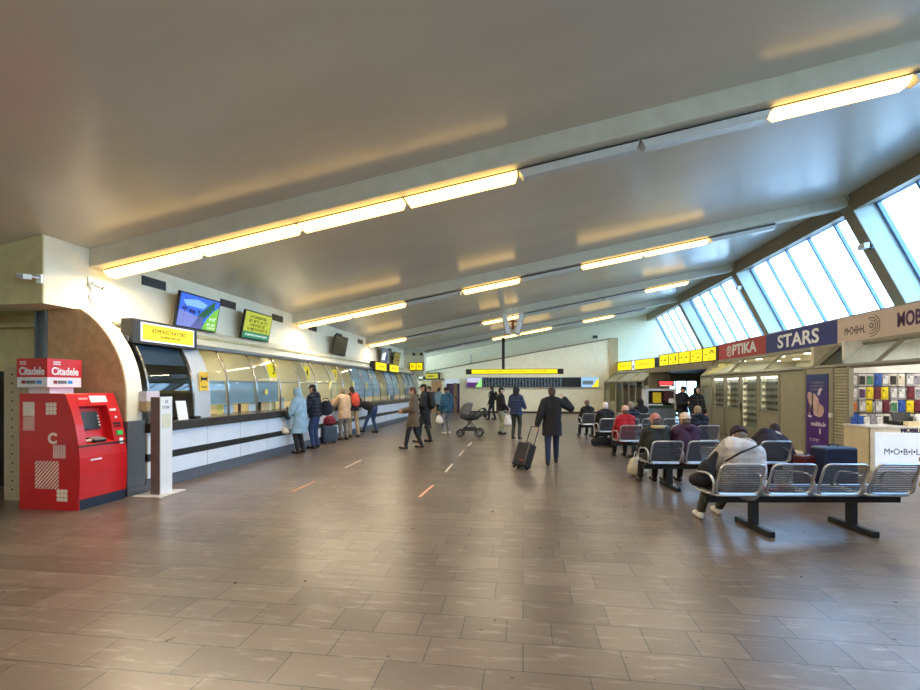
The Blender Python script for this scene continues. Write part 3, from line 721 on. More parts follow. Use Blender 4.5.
# ================================================================== hanging long sign, v-shaped displays, departure board
px0 = pd(503.5, 26.2); zc = ceilz(px0[0])-.29
x0 = pd(466, 26.2)[0]; x1 = pd(562, 26.4)[0]; xc = (x0+x1)/2
t = thing('hanging_sign', 'long black boxed yellow sign hung on a black post above departure board', 'sign', (xc, 26.05, 2.56))
w = (x1-x0)/2
box('housing', M_black, -w, w, -.1, .1, -.13, .16, t)
box('yellow_face', E_yel, -w+.33, w-.33, -.115, -.1, -.1, .13, t)
for i, q in enumerate((-1.1, .25, 1.4)): scribble(t, q-.45, q+.4, .01, .10, mat('olive_ink', C(120, 100, 20), .5), -.115, i+7)
box('post', M_black, px0[0]-xc-.08, px0[0]-xc+.08, -.05, .05, .16, zc-2.56-.15, t)
t = thing('hanging_display', 'pair of white backed screens hung in a V from the third beam', 'display', (-.42, 19.35, 4.3))
for s, lab in ((-1, None), (1, None)):
    M = Matrix.Translation((s*.27, 0, 0)) @ Matrix.Rotation(R(13*s), 4, 'Y')
    f = MB().box(-.1, .1, -.35, .35, -.42, .42, M).build('casing', M_white, t, bevel=.02)
    MB().box(-.115 if s < 0 else .10, -.10 if s < 0 else .115, -.33, .33, -.40, .40, M).build('screen', M_black, f)
MB().box(-.22, .22, -.04, .04, .1, .16).box(-.05, .05, -.05, .05, -.2, .2).build('bracket', mat('rust_bracket', C(150, 96, 50), .5, .3), t)
MB().cyl((0, 0, .15), (0, 0, ceilz(-.42)-4.3+.02), .012, 8).build('hanger', M_grey, t)
# departure board
bl, br = pd(465.5, 30.1)[0], pd(598, 30.0)[0]
t = thing('departure_board', 'long dark departure board with picture screens at both ends on back wall', 'board', ((bl+br)/2, 30.42, 2.02))
w = (br-bl)/2
box('casing', mat('board_frame', C(196, 200, 208), .4, .3), -w, w, -.06, .08, -.345, .34, t)
p1, p2 = -w+1.05, w-1.15
box('panel', mat('board_black', C(14, 18, 24), .25), p1, p2, -.075, -.06, -.31, .31, t)
E_row = emis('board_text', C(110, 140, 160), .55)
random.seed(11)
cols = 26; cw_ = (p2-1.15*1-.0-p1)/cols
xe = p1+(p2-p1)*.82
cw_ = (xe-p1)/cols
for c in range(cols):
    mb = MB()
    for r in range(11):
        l = random.uniform(.35, .9)*cw_
        mb.box(p1+c*cw_+.02, p1+c*cw_+.02+l*.8, -.079, -.075, .24-.05*r, .262-.05*r)
    o = mb.build('text_column', E_row, t)
a = box('end_screen', emis('screen_violet', C(84, 44, 110), .8), -w+.04, p1-.03, -.075, -.06, -.31, .31, t)
MB().box(-w+.04, p1-.03, -.078, -.075, .0, .31).build('picture', emis('screen_pale', C(200, 200, 226), .8), a)
MB().prism([(p1-.45, -.31), (p1-.03, -.31), (p1-.03, .28), (p1-.12, .2)], 'y', -.081, -.078).build('picture', emis('screen_mint', C(150, 226, 120), .9), a)
b = box('end_screen', emis('screen_paleblue', C(150, 190, 230), .9), p2+.03, w-.04, -.075, -.06, -.31, .31, t)
MB().box(p2+.1, p2+.75, -.078, -.075, -.15, .1).build('picture', emis('screen_slate', C(90, 110, 120), .8), b)
MB().prism([(w-.5, -.31), (w-.04, -.31), (w-.04, .3)], 'y', -.081, -.078).build('picture', emis('screen_yellow', C(236, 220, 40), .9), b)
# small fittings on the back wall
for px, dz, nm in ((470, .35, 'left'), (565, .55, 'middle')):
    x = pd(px, 31.9)[0]
    t = thing('wall_pendant', 'small pendant sensor on a rod high on the back wall, %s one' % nm, 'sensor', (x, 32.4, 1.65+(388-(363 if px == 470 else 357))*32/460))
    MB().cyl((0, 0, 0), (0, 0, dz+.25), .025, 6).build('rod', M_grey, t)
    MB().ball((0, 0, 0), (.16, .1, .07), 10, 6).build('sensor', M_grey, t, True)
    MB().box(-.03, .03, 0, .2, dz+.2, dz+.25).build('bracket', M_grey, t)
t = thing('wall_speaker', 'small white speaker on the upper back wall right of the boards', 'speaker', (pd(594, 32)[0], 32.5, 5.15))
box('casing', M_grey, -.16, .16, -.12, .1, -.1, .1, t); box('grille', M_dsteel, -.13, .13, -.13, -.12, -.07, .07, t)
# fittings on the rafters
for y, z, nm in ((13.0, 5.26, 'nearer'), (19.55, 5.6, 'farther')):
    t = thing('spotlight', 'small white spotlight clamped on the %s skylight rafter' % nm, 'spotlight', (slx(z)-.02, y+.1, z), -PI/2)
    MB().box(-.05, .05, -.04, .0, -.06, .06).cyl((0, -.03, 0), (0, -.14, .02), .015, 8).build('bracket', M_dsteel, t)
    MB().box(-.12, .12, -.26, -.13, -.05, .09).build('head', M_white, t, bevel=.01)
# steel lattice outside the far skylight
mb = MB()
for x in (13.2, 14.2):
    mb.box(x-.05, x+.05, 36, 36.1, -.1, 13)
for k in range(13):
    mb.tube([(13.2, 36.05, k), (14.2, 36.05, k+1)], .04, 5).tube([(14.2, 36.05, k), (13.2, 36.05, k+1)], .04, 5).box(13.2, 14.2, 36, 36.1, k-.04, k+.04)
tag(mb.build('steel_lattice', mat('lattice_steel', C(180, 200, 214), .5, .3)), 'steel lattice mast outside behind the farthest skylight', 'lattice mast')
# ================================================================== shops on the right
XS_, XE = 7.56, 7.0; ZB, ZT, ZE = 2.73, 3.31, 2.13
def fascia(name, label, a, b, m):
    """shop sign from y=b (far, left) to y=a (near, right)"""
    t = thing(name, label, 'sign', (XS_, (a+b)/2, (ZB+ZT)/2), -PI/2)
    w = (b-a)/2; h = (ZT-ZB)/2
    box('panel', m, -w, w, 0, .16, -h, h, t)
    box('edge', M_alu, -w, w, .0, .2, h, h+.03, t); box('edge', M_alu, -w, w, -.02, .2, -h-.05, -h, t)
    return t, w, h
t, w, h = fascia('shop_sign', 'red shop sign with white lettering above the glazed shop front', 15.62, 19.15, M_red2)
text('PTIKA', .50, M_white, t, face(.28, -.002, -.01), 1.75, bold=.018)
r = ring_mb(MB(), (-.84, -.01), .2, .05, 0).build('lettering', M_white, t)
text('3', .26, M_white, t, face(-.86, -.002, 0), bold=.012)
t, w, h = fascia('shop_sign', 'blue shop sign with white lettering between the red and beige signs', 12.3, 15.62, M_navy)
text('STARS', .52, M_white, t, face(-.02, -.002, -.02), 1.95, bold=.012)
t, w, h = fascia('shop_sign', 'beige shop sign with a black ringed logo and purple lettering', 6.9, 12.3, M_beige)
yc = 9.6
M_lp = mat('letter_purple', C(70, 30, 84), .5)
text('M•O•B•I•L', .27, mat('letter_dark', C(66, 58, 56), .5), t, face(yc-11.72, -.002, -.05), .66)
mb = MB(); cx = yc-11.2
ring_mb(mb, (cx, 0), .06, .022, 0, R(-200), R(150)); ring_mb(mb, (cx, 0), .125, .018, 0, R(-95), R(100)); ring_mb(mb, (cx, 0), .185, .018, 0, R(-110), R(120)); ring_mb(mb, (cx, 0), .245, .016, 0, R(-100), R(75))
mb.build('logo', mat('letter_dark', C(66, 58, 56), .5), t)
text('MOBILO', .40, M_lp, t, face(yc-10.0, -.002, .0), 1.0, bold=.012)
# sloping glazed canopies
def canopy(label, p_far, p_near, q_far, q_near, ze, zt, n, gm, mm):
    """p_*: eave points (x,y); q_*: top points"""
    t = thing('glazed_canopy', label, 'canopy', (0, 0, 0))
    P0, P1 = V((*p_far, ze)), V((*p_near, ze)); Q0, Q1 = V((*q_far, zt)), V((*q_near, zt))
    MB().tube([P0, P1], .055, 4).tube([Q0, Q1], .05, 4).build('rail', mm, t)
    for k in range(n+1):
        u = k/n; a = P0.lerp(P1, u); b = Q0.lerp(Q1, u)
        MB().tube([a, b], .045, 4).build('mullion', mm, t)
        if k < n:
            a2 = P0.lerp(P1, (k+1)/n); b2 = Q0.lerp(Q1, (k+1)/n)
            nn = (a2-a).cross(b-a).normalized()*.006
            MB().add([a+nn, a2+nn, b2+nn, b+nn, a-nn, a2-nn, b2-nn, b-nn], [(0, 1, 2, 3), (7, 6, 5, 4), (0, 4, 5, 1), (1, 5, 6, 2), (2, 6, 7, 3), (3, 7, 4, 0)]).build('pane', gm, t)
    return t
canopy('sloping glass canopy over the eyewear shop under the red and blue signs', (XE, 19.3), (XE, 12.3), (XS_, 19.3), (XS_, 12.3), ZE, ZB-.07, 3, G_shop, M_alu)
canopy('sloping glass canopy over the phone case shop under the beige sign', (XE, 12.2), (XE, 6.5), (XS_, 12.2), (XS_, 6.5), ZE, ZB-.07, 3, G_shop, M_alu)
struct('shop_gable', MB().prism([(XE, ZE), (XS_, ZB), (10.6, ZB), (10.6, 0), (XE, 0)], 'y', 19.32, 19.42), M_panel)
# eyewear shop front
t = thing('storefront', 'olive framed glazed front of the eyewear shop with one open lit door', 'storefront', (XE, 0, 0))
ys = [19.3, 18.3, 17.2, 16.05, 14.9, 13.72, 12.56]
for k in range(len(ys)):
    box('post', M_alu, -.04, .05, ys[k]-.05, ys[k]+.05, 0, ZE, t)
for k in range(6):
    a, b = ys[k+1]+.05, ys[k]-.05
    box('head_rail', M_alu, -.03, .04, a, b, 2.0, 2.08, t)
    if k == 5:
        box('panel', M_panel, -.02, .02, a, b, .05, 2.0, t); continue
    if k == 3:
        d = box('door', M_alu, -.03, .03, a, b, 0, .45, t)
        box('door_pane', G_shop, -.004, .004, a, b, .45, 2.0, t); box('handle', M_dsteel, -.07, -.03, b-.1, b-.06, .95, 1.15, d)
        continue
    box('panel', M_panel, -.02, .02, a, b, .05, .95, t); box('rail', M_alu, -.03, .03, a, b, .93, 1.0, t)
    box('pane', G_shop, -.004, .004, a, b, 1.0, 2.0, t)
# interior of the eyewear shop
struct('shop_ceiling', MB().box(7.6, 10.6, 12.4, 19.3, 2.66, 2.72), mat('shop_ceil', C(226, 214, 186), .6))
struct('shop_wall', MB().box(10.4, 10.55, 12.4, 19.3, 0, 2.7).box(7.05, 10.4, 12.34, 12.44, 0, 2.66), mat('shop_wall', C(214, 206, 178), .6))
for k, (x, y) in enumerate([(x, y) for y in (13.2, 14.6, 16.0, 17.4, 18.6) for x in (8.2, 9.4)]):
    tag(MB().cyl((x, y, 2.645), (x, y, 2.662), .1, 16).build('downlight', E_down), 'round ceiling downlight in the eyewear shop, row %d from the near end, %s side' % (k//2+1, 'hall' if k % 2 == 0 else 'back'), 'downlight', 'eyewear shop downlights')
    la = bpy.data.lights.new('spot', 'AREA'); la.shape = 'DISK'; la.size = .18; la.energy = 22; la.color = (1, .92, .78)
    lo = bpy.data.objects.new('spot', la); COL.objects.link(lo); lo.parent = COL.objects[-2] if False else None; lo.location = (x, y, 2.63)
M_shelf = mat('display_white', C(236, 236, 228), .4, var=.02)
M_gl = [mat('frame_black', C(30, 26, 26), .3), mat('frame_brown', C(110, 66, 36), .3), mat('frame_grey', C(110, 112, 118), .3)]
gmesh = None
random.seed(5)
gi = 0
for ri, (xx, yy, wd, nm) in enumerate(((7.42, 16.1, .5, 'behind the open door'), (7.42, 18.6, .55, 'behind the far panes'), (7.42, 17.35, .5, 'behind the middle panes'), (7.42, 14.9, .5, 'right of the door'))):
    t = thing('display_rack', 'white lit eyewear display rack %s of the eyewear shop' % nm, 'display rack', (xx, yy, 0), -PI/2)
    box('back_panel', M_shelf, -wd, wd, .02, .06, 0, 2.0, t)
    box('light_strip', emis('rack_light', (1, .96, .85, 1), 5), -wd, wd, -.02, .02, 1.96, 2.0, t)
    for z in range(7):
        box('shelf', M_shelf, -wd, wd, -.08, .02, .55+.2*z-.012, .55+.2*z, t)
        for q in range(4):
            if gmesh is None:
                mb = MB()
                for s in (-1, 1): ring_mb(mb, (s*.034, .03), .034, .016, 0, n=12, th=.006)
                mb.box(-.006, .006, -.006, 0, .03, .036).tube([(-.064, 0, .035), (-.066, .1, .035)], .003, 4).tube([(.064, 0, .035), (.066, .1, .035)], .003, 4)
                gmesh = mb.mesh('eyeglasses'); gmesh.materials.append(M_gl[0])
                gm2 = []
                for mm in M_gl:
                    g = gmesh.copy(); g.materials.clear(); g.materials.append(mm); gm2.append(g)
            ci = gi % 3
            o = bpy.data.objects.new('eyeglasses', gm2[ci]); COL.objects.link(o)
            o.location = (V((xx, yy, 0))+Matrix.Rotation(-PI/2, 3, 'Z') @ V((-wd+wd*2*(q+.5)/4, -.09, .55+.2*z)))
            o.scale = (1.6, 1, 1.6); o.rotation_euler = (0, 0, -PI/2)
            tag(o, '%s eyeglasses on the rack %s, shelf %s from bottom, %s along' % (('black', 'brown', 'grey')[ci], nm, ORD[z], ORD[q]), 'eyeglasses', 'eyeglasses on the racks')
            gi += 1
# poster panel and roller shutter column
struct('shop_column', MB().box(XE-.03, XE+.25, 11.5, 12.5, 0, ZE), M_panel, 'olive column between the two shops')
t = thing('poster', 'tall purple and blue poster with a hand photo on the shop column', 'poster', (XE-.034, 12.05, 0), -PI/2)
def grad():
    m = bpy.data.materials.new('poster_print'); m.use_nodes = True
    nt = m.node_tree; N = nt.nodes; L = nt.links; b = N['Principled BSDF']; b.inputs['Roughness'].default_value = .45
    tc = N.new('ShaderNodeTexCoord'); sp = N.new('ShaderNodeSeparateXYZ'); L.new(tc.outputs['Object'], sp.inputs[0])
    r = N.new('ShaderNodeValToRGB'); e = r.color_ramp.elements
    e[0].position = .55; e[0].color = C(78, 34, 122); e[1].position = 1.; e[1].color = C(44, 64, 118)
    mr = N.new('ShaderNodeMapRange'); mr.inputs['From Max'].default_value = 2; L.new(sp.outputs['Z'], mr.inputs['Value'])
    L.new(mr.outputs[0], r.inputs['Fac']); L.new(r.outputs['Color'], b.inputs['Base Color']); return m
box('sheet', grad(), -.41, .41, -.012, 0, .0, 1.98, t)
M_pp = mat('poster_text', C(220, 206, 226), .5); M_skinp = mat('poster_skin', C(214, 178, 170), .5, var=.2, scale=6)
for q in range(3): scribble(t, -.22, .25, 1.78-.085*q, .05, mat('poster_text2', C(150, 150, 160), .5), -.012, q)
text('mobilo.lv', .15, M_pp, t, face(.06, -.014, .79), .55, bold=.004); scribble(t, -.24, .06, .40, .07, M_pp, -.012, 9)
MB().prism([(.10, .56), (.15, .56), (.15, .68), (.12, .70), (.09, .66)], 'y', -.014, -.012).build('pictogram', M_pp, t)
MB().prism([(-.30, 1.02), (-.24, 1.02), (-.36, 1.45), (-.33, 1.55), (-.22, 1.55), (-.18, 1.5), (-.08, 1.52), (.06, 1.40), (.10, 1.28), (.24, 1.22), (.27, 1.1), (.2, .98), (.08, .96), (-.1, 1.0), (-.2, 1.3)], 'y', -.014, -.012).build('hand_print', M_skinp, t)
MB().prism([(.02, 1.50), (.1, 1.46), (.16, 1.58), (.22, 1.60), (.16, 1.66), (.08, 1.62)], 'y', -.014, -.012).prism([(-.34, .95), (-.2, .93), (-.18, .98), (-.32, 1.0)], 'y', -.014, -.012).build('hand_print', M_pp, t)
MB().prism([(-.16, .98), (-.12, .98), (-.14, 1.55), (-.18, 1.55)], 'y', -.0155, -.014).build('phone_print', M_ink, t)
t = thing('roller_shutter', 'beige slatted roller shutter end beside the purple poster', 'shutter', (XE-.02, 11.2, 0), -PI/2)
mb = MB()
for k in range(30): mb.prism([(-.02, .05+.068*k), (-.035, .07+.068*k), (-.035, .10+.068*k), (-.02, .118+.068*k), (.02, .118+.068*k), (.02, .05+.068*k)], 'x', -.22, .22)
mb.build('slats', mat('shutter_beige', C(168, 160, 134), .5, .1), t)
box('guide_rail', M_alu, .22, .29, -.05, .04, 0, ZE, t); box('guide_rail', M_alu, -.28, -.22, -.05, .04, 0, ZE, t)
box('switch_box', M_white, -.34, -.24, -.08, -.05, .98, 1.08, t)
# ------------------------------------------------------------------ phone case shop
struct('shop_wall', MB().box(7.16, 10.6, 11.42, 11.5, 0, 2.7).box(10.5, 10.6, 6.0, 11.42, 0, 2.7).box(7.1, 10.6, 6.0, 6.1, 0, 2.6), mat('case_wall', C(226, 222, 214), .6))
struct('shop_ceiling', MB().box(7.6, 10.6, 6.1, 11.42, 2.66, 2.72), mat('shop_ceil2', C(230, 226, 216), .6))
for k, (x, y) in enumerate(((8.3, 10.2), (9.4, 10.2), (8.3, 8.0), (9.4, 8.0))):
    tag(box('panel_light', emis('panel_light', (1, .97, .92, 1), 5.5), x-.3, x+.3, y-.3, y+.3, 2.63, 2.66), 'square ceiling panel light in the phone case shop, %s %s' % (('far', 'near')[k//2], ('hall side', 'back side')[k % 2]), 'lamp', 'phone shop panel lights')
    la = bpy.data.lights.new('panel', 'AREA'); la.size = .55; la.energy = 16; la.color = (1, .96, .9)
    lo = bpy.data.objects.new('panel', la); COL.objects.link(lo); lo.location = (x, y, 2.62)
rk = thing('display_wall', 'white slatted display wall with hooks in the phone case shop', 'display wall', (8.5, 11.42, 0))
box('board', M_white, -1.35, 1.6, -.02, 0, .85, 2.0, rk)
for z in (1.02, 1.30, 1.60, 1.90): box('hook_rail', M_dsteel, -1.33, 1.55, -.05, -.02, z+.06, z+.085, rk)
ccol = [('white', C(232, 232, 230)), ('black', C(32, 30, 34)), ('yellow', C(240, 214, 30)), ('blue', C(40, 90, 180)), ('dark red', C(110, 30, 46)), ('cream', C(226, 214, 190)), ('purple', C(84, 44, 100)), ('green', C(70, 140, 90)), ('pink', C(230, 170, 180)), ('grey', C(150, 150, 160)), ('orange', C(226, 120, 50))]
cmesh = {}
random.seed(21)
seq = [[0, 1, 7, 3, 0, 1, 5, 0, 9, 1, 4, 4, 0, 5], [0, 6, 2, 4, 2, 0, 0, 4, 9, 6, 0, 0, 2, 0], [10, 0, 2, 0, 4, 7, 3, 2, 4, 4, 2, 4, 0, 5], [3, 1, 0, 9, 1, 0, 3, 1, 0, 7, 9, 0, 1, 8]]
rows = ['top', 'second', 'third', 'bottom']
for r in range(4):
    for c in range(14):
        nm, col = ccol[seq[r][c]]
        if nm not in cmesh:
            mb = MB(); mb.box(-.062, .062, -.006, 0, -.19, .03).box(-.046, .046, -.018, -.006, -.165, -.01).box(-.036, -.012, -.023, -.018, -.05, -.02)
            me = cmesh[nm] = mb.mesh('phone_case')
            cm = mat('case_'+nm.replace(' ', '_'), tuple(c*.8 for c in col[:3]), .35, var=.25, scale=14)
            for mm in (cm if nm in ('yellow', 'dark red', 'blue') else mat('case_card_'+str(len(cmesh) % 3), [C(196, 192, 188), C(150, 146, 150), C(210, 204, 190)][len(cmesh) % 3], .4, var=.2, scale=20), cm, M_ink): me.materials.append(mm)
            for p in me.polygons: p.material_index = p.index//6
        o = bpy.data.objects.new('phone_case', cmesh[nm]); COL.objects.link(o)
        o.location = (7.30+.158*c+random.uniform(-.012, .012), 11.36-random.uniform(0, .04), 1.93-.295*r); o.scale = (1.12, 1, 1.22)
        tag(o, '%s phone case, %s row of the display wall, %s from left' % (nm, rows[r], ORD[c]), 'phone case', 'phone cases on the display wall')
t = thing('sales_counter', 'beige and white sales counter with a backlit logo panel', 'counter', (6.82, 10.15, 0))
box('end_panel', M_cartbeige, 0, .05, .0, .75, 0, .86, t)
box('front_panel', mat('counter_cream', C(226, 220, 200), .4), .0, 2.4, -.02, .02, 0, .86, t)
box('top', M_white, -.02, 2.4, -.04, .75, .86, .89, t)
lp = box('light_panel', emis('light_panel', C(214, 226, 250), .85), .08, 1.75, -.09, -.02, .0, .77, t, .006)
text('M•O•B•I•L', .17, M_ink, lp, face(.50, -.092, .40), .62)
mb = MB(); cx = .93
ring_mb(mb, (cx, .42), .05, .018, -.09, R(-200), R(150)); ring_mb(mb, (cx, .42), .10, .014, -.09, R(-95), R(100)); ring_mb(mb, (cx, .42), .15, .014, -.09, R(-110), R(120)); ring_mb(mb, (cx, .42), .20, .012, -.09, R(-100), R(75))
mb.build('logo', M_ink, lp)
text('MOBILO', .12, mat('letter_navy', C(40, 32, 76), .5), t, face(.74, -.024, .815), .42, bold=.006)
t = thing('cash_register', 'black cash register on the beige sales counter', 'cash register', (7.75, 10.6, .89))
box('base', M_black, -.2, .2, -.16, .16, 0, .08, t); MB().box(-.17, .17, -.01, .02, 0, .2, Matrix.Translation((0, .02, .07)) @ Matrix.Rotation(R(-20), 4, 'X')).build('screen', M_black, t)
t = thing('monitor', 'black monitor at right on the beige sales counter', 'monitor', (8.2, 10.6, .89), .3)
box('screen', M_black, -.22, .22, -.02, .02, .06, .30, t); box('stand', M_black, -.08, .08, -.06, .06, 0, .06, t)
t = tag(box('price_card', M_paper, -.05, .05, -.006, .006, 0, .24), 'white leaning card between the two black machines on the sales counter', 'card'); t.location = (7.98, 10.5, .89); t.rotation_euler = (0, R(-14), 0)
t = tag(box('tissue_box', M_cartbeige, -.14, .14, -.06, .06, 0, .09), 'cream box in front of the cash register on the sales counter', 'box'); t.location = (7.72, 10.32, .89)
for k in range(5):
    nm, col = ccol[[3, 3, 0, 9, 0][k]]
    t = tag(MB().box(-.05, .05, -.02, .02, 0, .15+.03*(k % 2)).build('boxed_case', MATS['case_'+nm.replace(' ', '_')]), '%s boxed accessory standing at the counter left end, %s from left' % (nm, ORD[k]), 'box', 'boxed accessories on the sales counter'); t.location = (6.92+.12*k, 10.75, .89)
# red wheeled cart at the right edge
x, y = fl(937, 494)
t = thing('toy_cart', 'red and beige wheeled cart cut off at the right edge of the photo', 'cart', (x+.18, y, 0), PSI)
box('lower_deck', mat('cart_beige', C(190, 168, 116), .5), -.25, .3, -.2, .25, .06, .15, t, .02); box('red_body', mat('cart_red', C(150, 26, 30), .4), -.24, .3, -.19, .24, .34, .47, t, .03)
box('top_deck', mat('cart_beige', C(190, 168, 116), .5), -.25, .3, -.2, .25, .47, .55, t, .02); box('post', M_grey, .1, .16, .0, .06, .15, .34, t)
for a, b in ((-.18, -.14), (.22, -.14), (-.18, .2), (.22, .2)): MB().cyl((a-.02, b, .03), (a+.02, b, .03), .03, 12).build('wheel', M_black, t)
# ------------------------------------------------------------------ direction signs, passage and far shop (angled facade)
def along(p, q): # root frame facing the hall from p (far,left) to q (near,right)
    d = V((q[0]-p[0], q[1]-p[1], 0)); return d.length, math.atan2(d.y, d.x)
P, Q = (6.78, 24.3), (7.54, 19.2)
Ln, ang = along(P, Q)
t = thing('direction_sign', 'black framed row of five yellow pictogram signs over the passage', 'sign', (P[0], P[1], 3.0), ang)
box('housing', M_black, -.05, Ln+.02, 0, .16, -.29, .31, t)
random.seed(2)
pw = (Ln-.62)/5
for k in range(5):
    a = .10+k*(pw+.10)
    f = box('yellow_face', E_yel, a, a+pw, -.012, 0, -.24, .27, t)
    mb = MB(); c = a+pw/2
    mb.prism([(a+.14, .02), (a+.22, .06), (a+.22, -.02)], 'y', -.02, -.012).box(a+.22, a+.30, -.02, -.012, .008, .032)
    if k == 4: ring_mb(mb, (c+.2, .02), .15, .05, -.012, 0, PI, 12, .008)
    elif k == 0: mb.box(c+.02, c+.24, -.02, -.012, -.02, .04)
    elif k == 1: disc_mb(mb, c+.2, .1, .05, -.02, -.012); mb.box(c+.15, c+.25, -.02, -.012, -.08, .05)
    elif k == 2: mb.box(c-.02, c+.24, -.02, -.012, -.01, .01).box(c+.18, c+.24, -.02, -.012, .01, .07)
    else: mb.box(c+.08, c+.26, -.02, -.012, -.08, -.04).box(c-.1, c+.26, -.02, -.012, .12, .135)
    mb.box(c-.12, c+.14, -.016, -.012, -.175, -.155)
    mb.build('pictogram', M_ink, f)
# soffit beam and passage
L2, a2 = along((6.62, 25.5), (7.5, 19.3))
Mx = Matrix.Translation((6.62, 25.5, 0)) @ Matrix.Rotation(a2, 4, 'Z')
struct('passage_beam', MB().box(-.2, L2, -.12, .3, 2.44, 2.70, Mx), M_tan)
struct('passage_ceiling', MB().prism([(6.7, 25.4), (7.6, 19.4), (10.6, 19.4), (10.6, 28.6), (7.5, 28.6), (7.5, 25.4)], 'z', 2.5, 2.56), mat('passage_dark', C(44, 42, 40), .6))
struct('passage_wall', MB().box(7.45, 7.55, 25.2, 32.5, 0, 2.7).box(6.5, 7.55, 25.1, 25.2, 0, 2.6).box(7.5, 8.3, 28.5, 28.6, 0, 2.5).box(10.1, 10.6, 28.5, 28.6, 0, 2.5).box(8.3, 10.1, 28.5, 28.6, 2.1, 2.5).box(10.55, 10.65, 19.4, 25.0, 0, 2.5), M_panel)
fr = MB()
for x in (8.33, 8.9, 9.5, 10.07): fr.box(x-.03, x+.03, 28.52, 28.58, 0, 2.1)
fr.box(8.3, 10.1, 28.52, 28.58, 2.04, 2.1).box(8.3, 10.1, 28.52, 28.58, 0, .12).box(8.3, 10.1, 28.52, 28.58, 1.0, 1.05)
f = struct('door_4', fr, M_alu, 'glazed exit doors at the end of the passage')
for k in range(3): struct('pane', MB().box(8.36+.585*k, 8.87+.585*k, 28.545, 28.555, .12, 2.04), G_win, None, f)
tag(box('passage_lamp', E_down, 8.4, 9.2, 22.4, 22.55, 2.46, 2.5), 'ceiling lamp in the dark passage', 'lamp')
t = thing('led_sign', 'small glowing red text sign in the passage above the kiosk', 'sign', (pd(666, 22.5)[0], pd(666, 22.5)[1], 1.87), -.4)
box('housing', M_black, -.36, .36, 0, .08, -.16, .16, t); box('letters', emis('led_red', (1, .04, .05, 1), 1.6), -.30, .30, -.012, 0, -.04, .10, t); box('letters', emis('led_pale', C(240, 200, 190), .8), -.28, .28, -.012, 0, -.13, -.08, t)
MB().cyl((0, .04, .16), (0, .04, 2.5-1.87), .015, 6).build('rod', M_dsteel, t)
x, y = pd(661, 19.3)
t = thing('ticket_kiosk', 'white framed kiosk with a yellow poster on a grey blue base', 'kiosk', (x, y, 0), PSI-.1)
box('base', mat('kiosk_blue', C(120, 136, 150), .5), -.52, .56, -.02, .5, 0, .80, t); box('ledge', mat('kiosk_green', C(44, 78, 60), .5), -.46, .52, -.06, .5, .80, .92, t)
MB().box(-.64, -.52, -.05, .5, .75, 1.62).box(.52, .6, -.05, .5, .75, 1.62).box(-.64, .6, -.05, .5, 1.53, 1.62).box(-.64, .06, -.05, -.0, .92, .98).build('frame', M_white, t)
box('back', mat('kiosk_dark', C(70, 60, 60), .5), -.52, .52, .3, .34, .92, 1.53, t); box('poster', M_yel, -.34, .0, -.03, -.02, 1.03, 1.46, t); box('screen', mat('kiosk_wine', C(84, 36, 44), .4), .1, .5, -.02, 0, 1.1, 1.5, t); box('notice', M_paper, .3, .5, -.03, -.02, 1.02, 1.22, t)
# far shop
P, Q = (5.97, 30.3), (7.08, 26.1)
Ln, ang = along(P, Q)
t = thing('shop_sign', 'two plain yellow sign panels with a white pictogram between, by the back wall', 'sign', (P[0], P[1], 3.0), ang)
box('housing', M_black, -.1, Ln+.22, 0, .16, -.30, .30, t)
box('yellow_face', E_yel, .0, 1.75, -.012, 0, -.25, .24, t); box('yellow_face', E_yel, 2.2, Ln-.05, -.012, 0, -.25, .26, t)
f = box('white_face', E_white, 1.84, 2.12, -.012, 0, -.27, .27, t); MB().prism([(1.92, -.2), (2.04, -.2), (2.04, -.02), (1.98, .04), (1.92, -.02)], 'y', -.018, -.012).build('pictogram', M_ink, f)
scribble(t, .35, 1.45, 0, .14, mat('olive_ink2', C(224, 170, 20), .5), -.012, 1); scribble(t, 2.6, 3.8, 0, .14, mat('olive_ink2', C(224, 170, 20), .5), -.012, 2)
E0, E1 = (5.17, 30.35), (6.45, 26.0)
canopy('frosted glass canopy of the far shop beside the back wall', E0, E1, (P[0], P[1]), (Q[0], Q[1]), 2.03, 2.62, 3, mat('frost_canopy', C(172, 174, 160), .4), M_alu)
Ln, ang = along(E0, E1)
t = thing('storefront', 'glazed front of the far shop under the frosted canopy', 'storefront', (E0[0], E0[1], 0), ang)
n = 6; w = Ln/n
for k in range(n+1): box('post', M_alu, k*w-.05, k*w+.05, -.03, .04, 0, 2.03, t)
for k in range(n):
    a, b = k*w+.05, (k+1)*w-.05
    if k in (2, 3):
        box('door', M_alu, a, b, -.02, .02, 0, .2, t); box('door_pane', G_shop, a, b, -.004, .004, .2, 1.95, t)
    else:
        box('panel', M_panel, a, b, -.02, .02, 0, .85, t); box('pane', G_shop, a, b, -.004, .004, .85, 1.95, t)
for k in range(4):
    tag(box('shelf_unit', mat('unit%d' % k, [C(120, 60, 50), C(90, 70, 50), C(200, 190, 170), C(150, 110, 80)][k], .6, var=.4, scale=14), -.4, .4, -.15, .15, 0, 1.8), 'shelf unit of mixed goods inside the far shop, %s from left' % ORD[k], 'shelf unit', 'far shop shelf units')
    o = bpy.data.objects[-1] if False else [q for q in COL.objects if q.name.startswith('shelf_unit')][-1]
    o.location = (6.6+.35*k, 30.0-1.0*k, 0); o.rotation_euler = (0, 0, ang)
tag(box('shop_lamp', emis('shop_lamp', (1, .9, .7, 1), 6), 6.6, 7.2, 27.6, 28.2, 2.53, 2.58), 'ceiling lamp inside the far shop', 'lamp')
struct('shop_ceiling', MB().prism([(5.75, 30.4), (6.95, 26.0), (7.0, 25.2), (7.5, 25.2), (7.5, 32.5), (5.75, 32.5)], 'z', 2.58, 2.64), mat('shop_ceil3', C(190, 180, 150), .6))
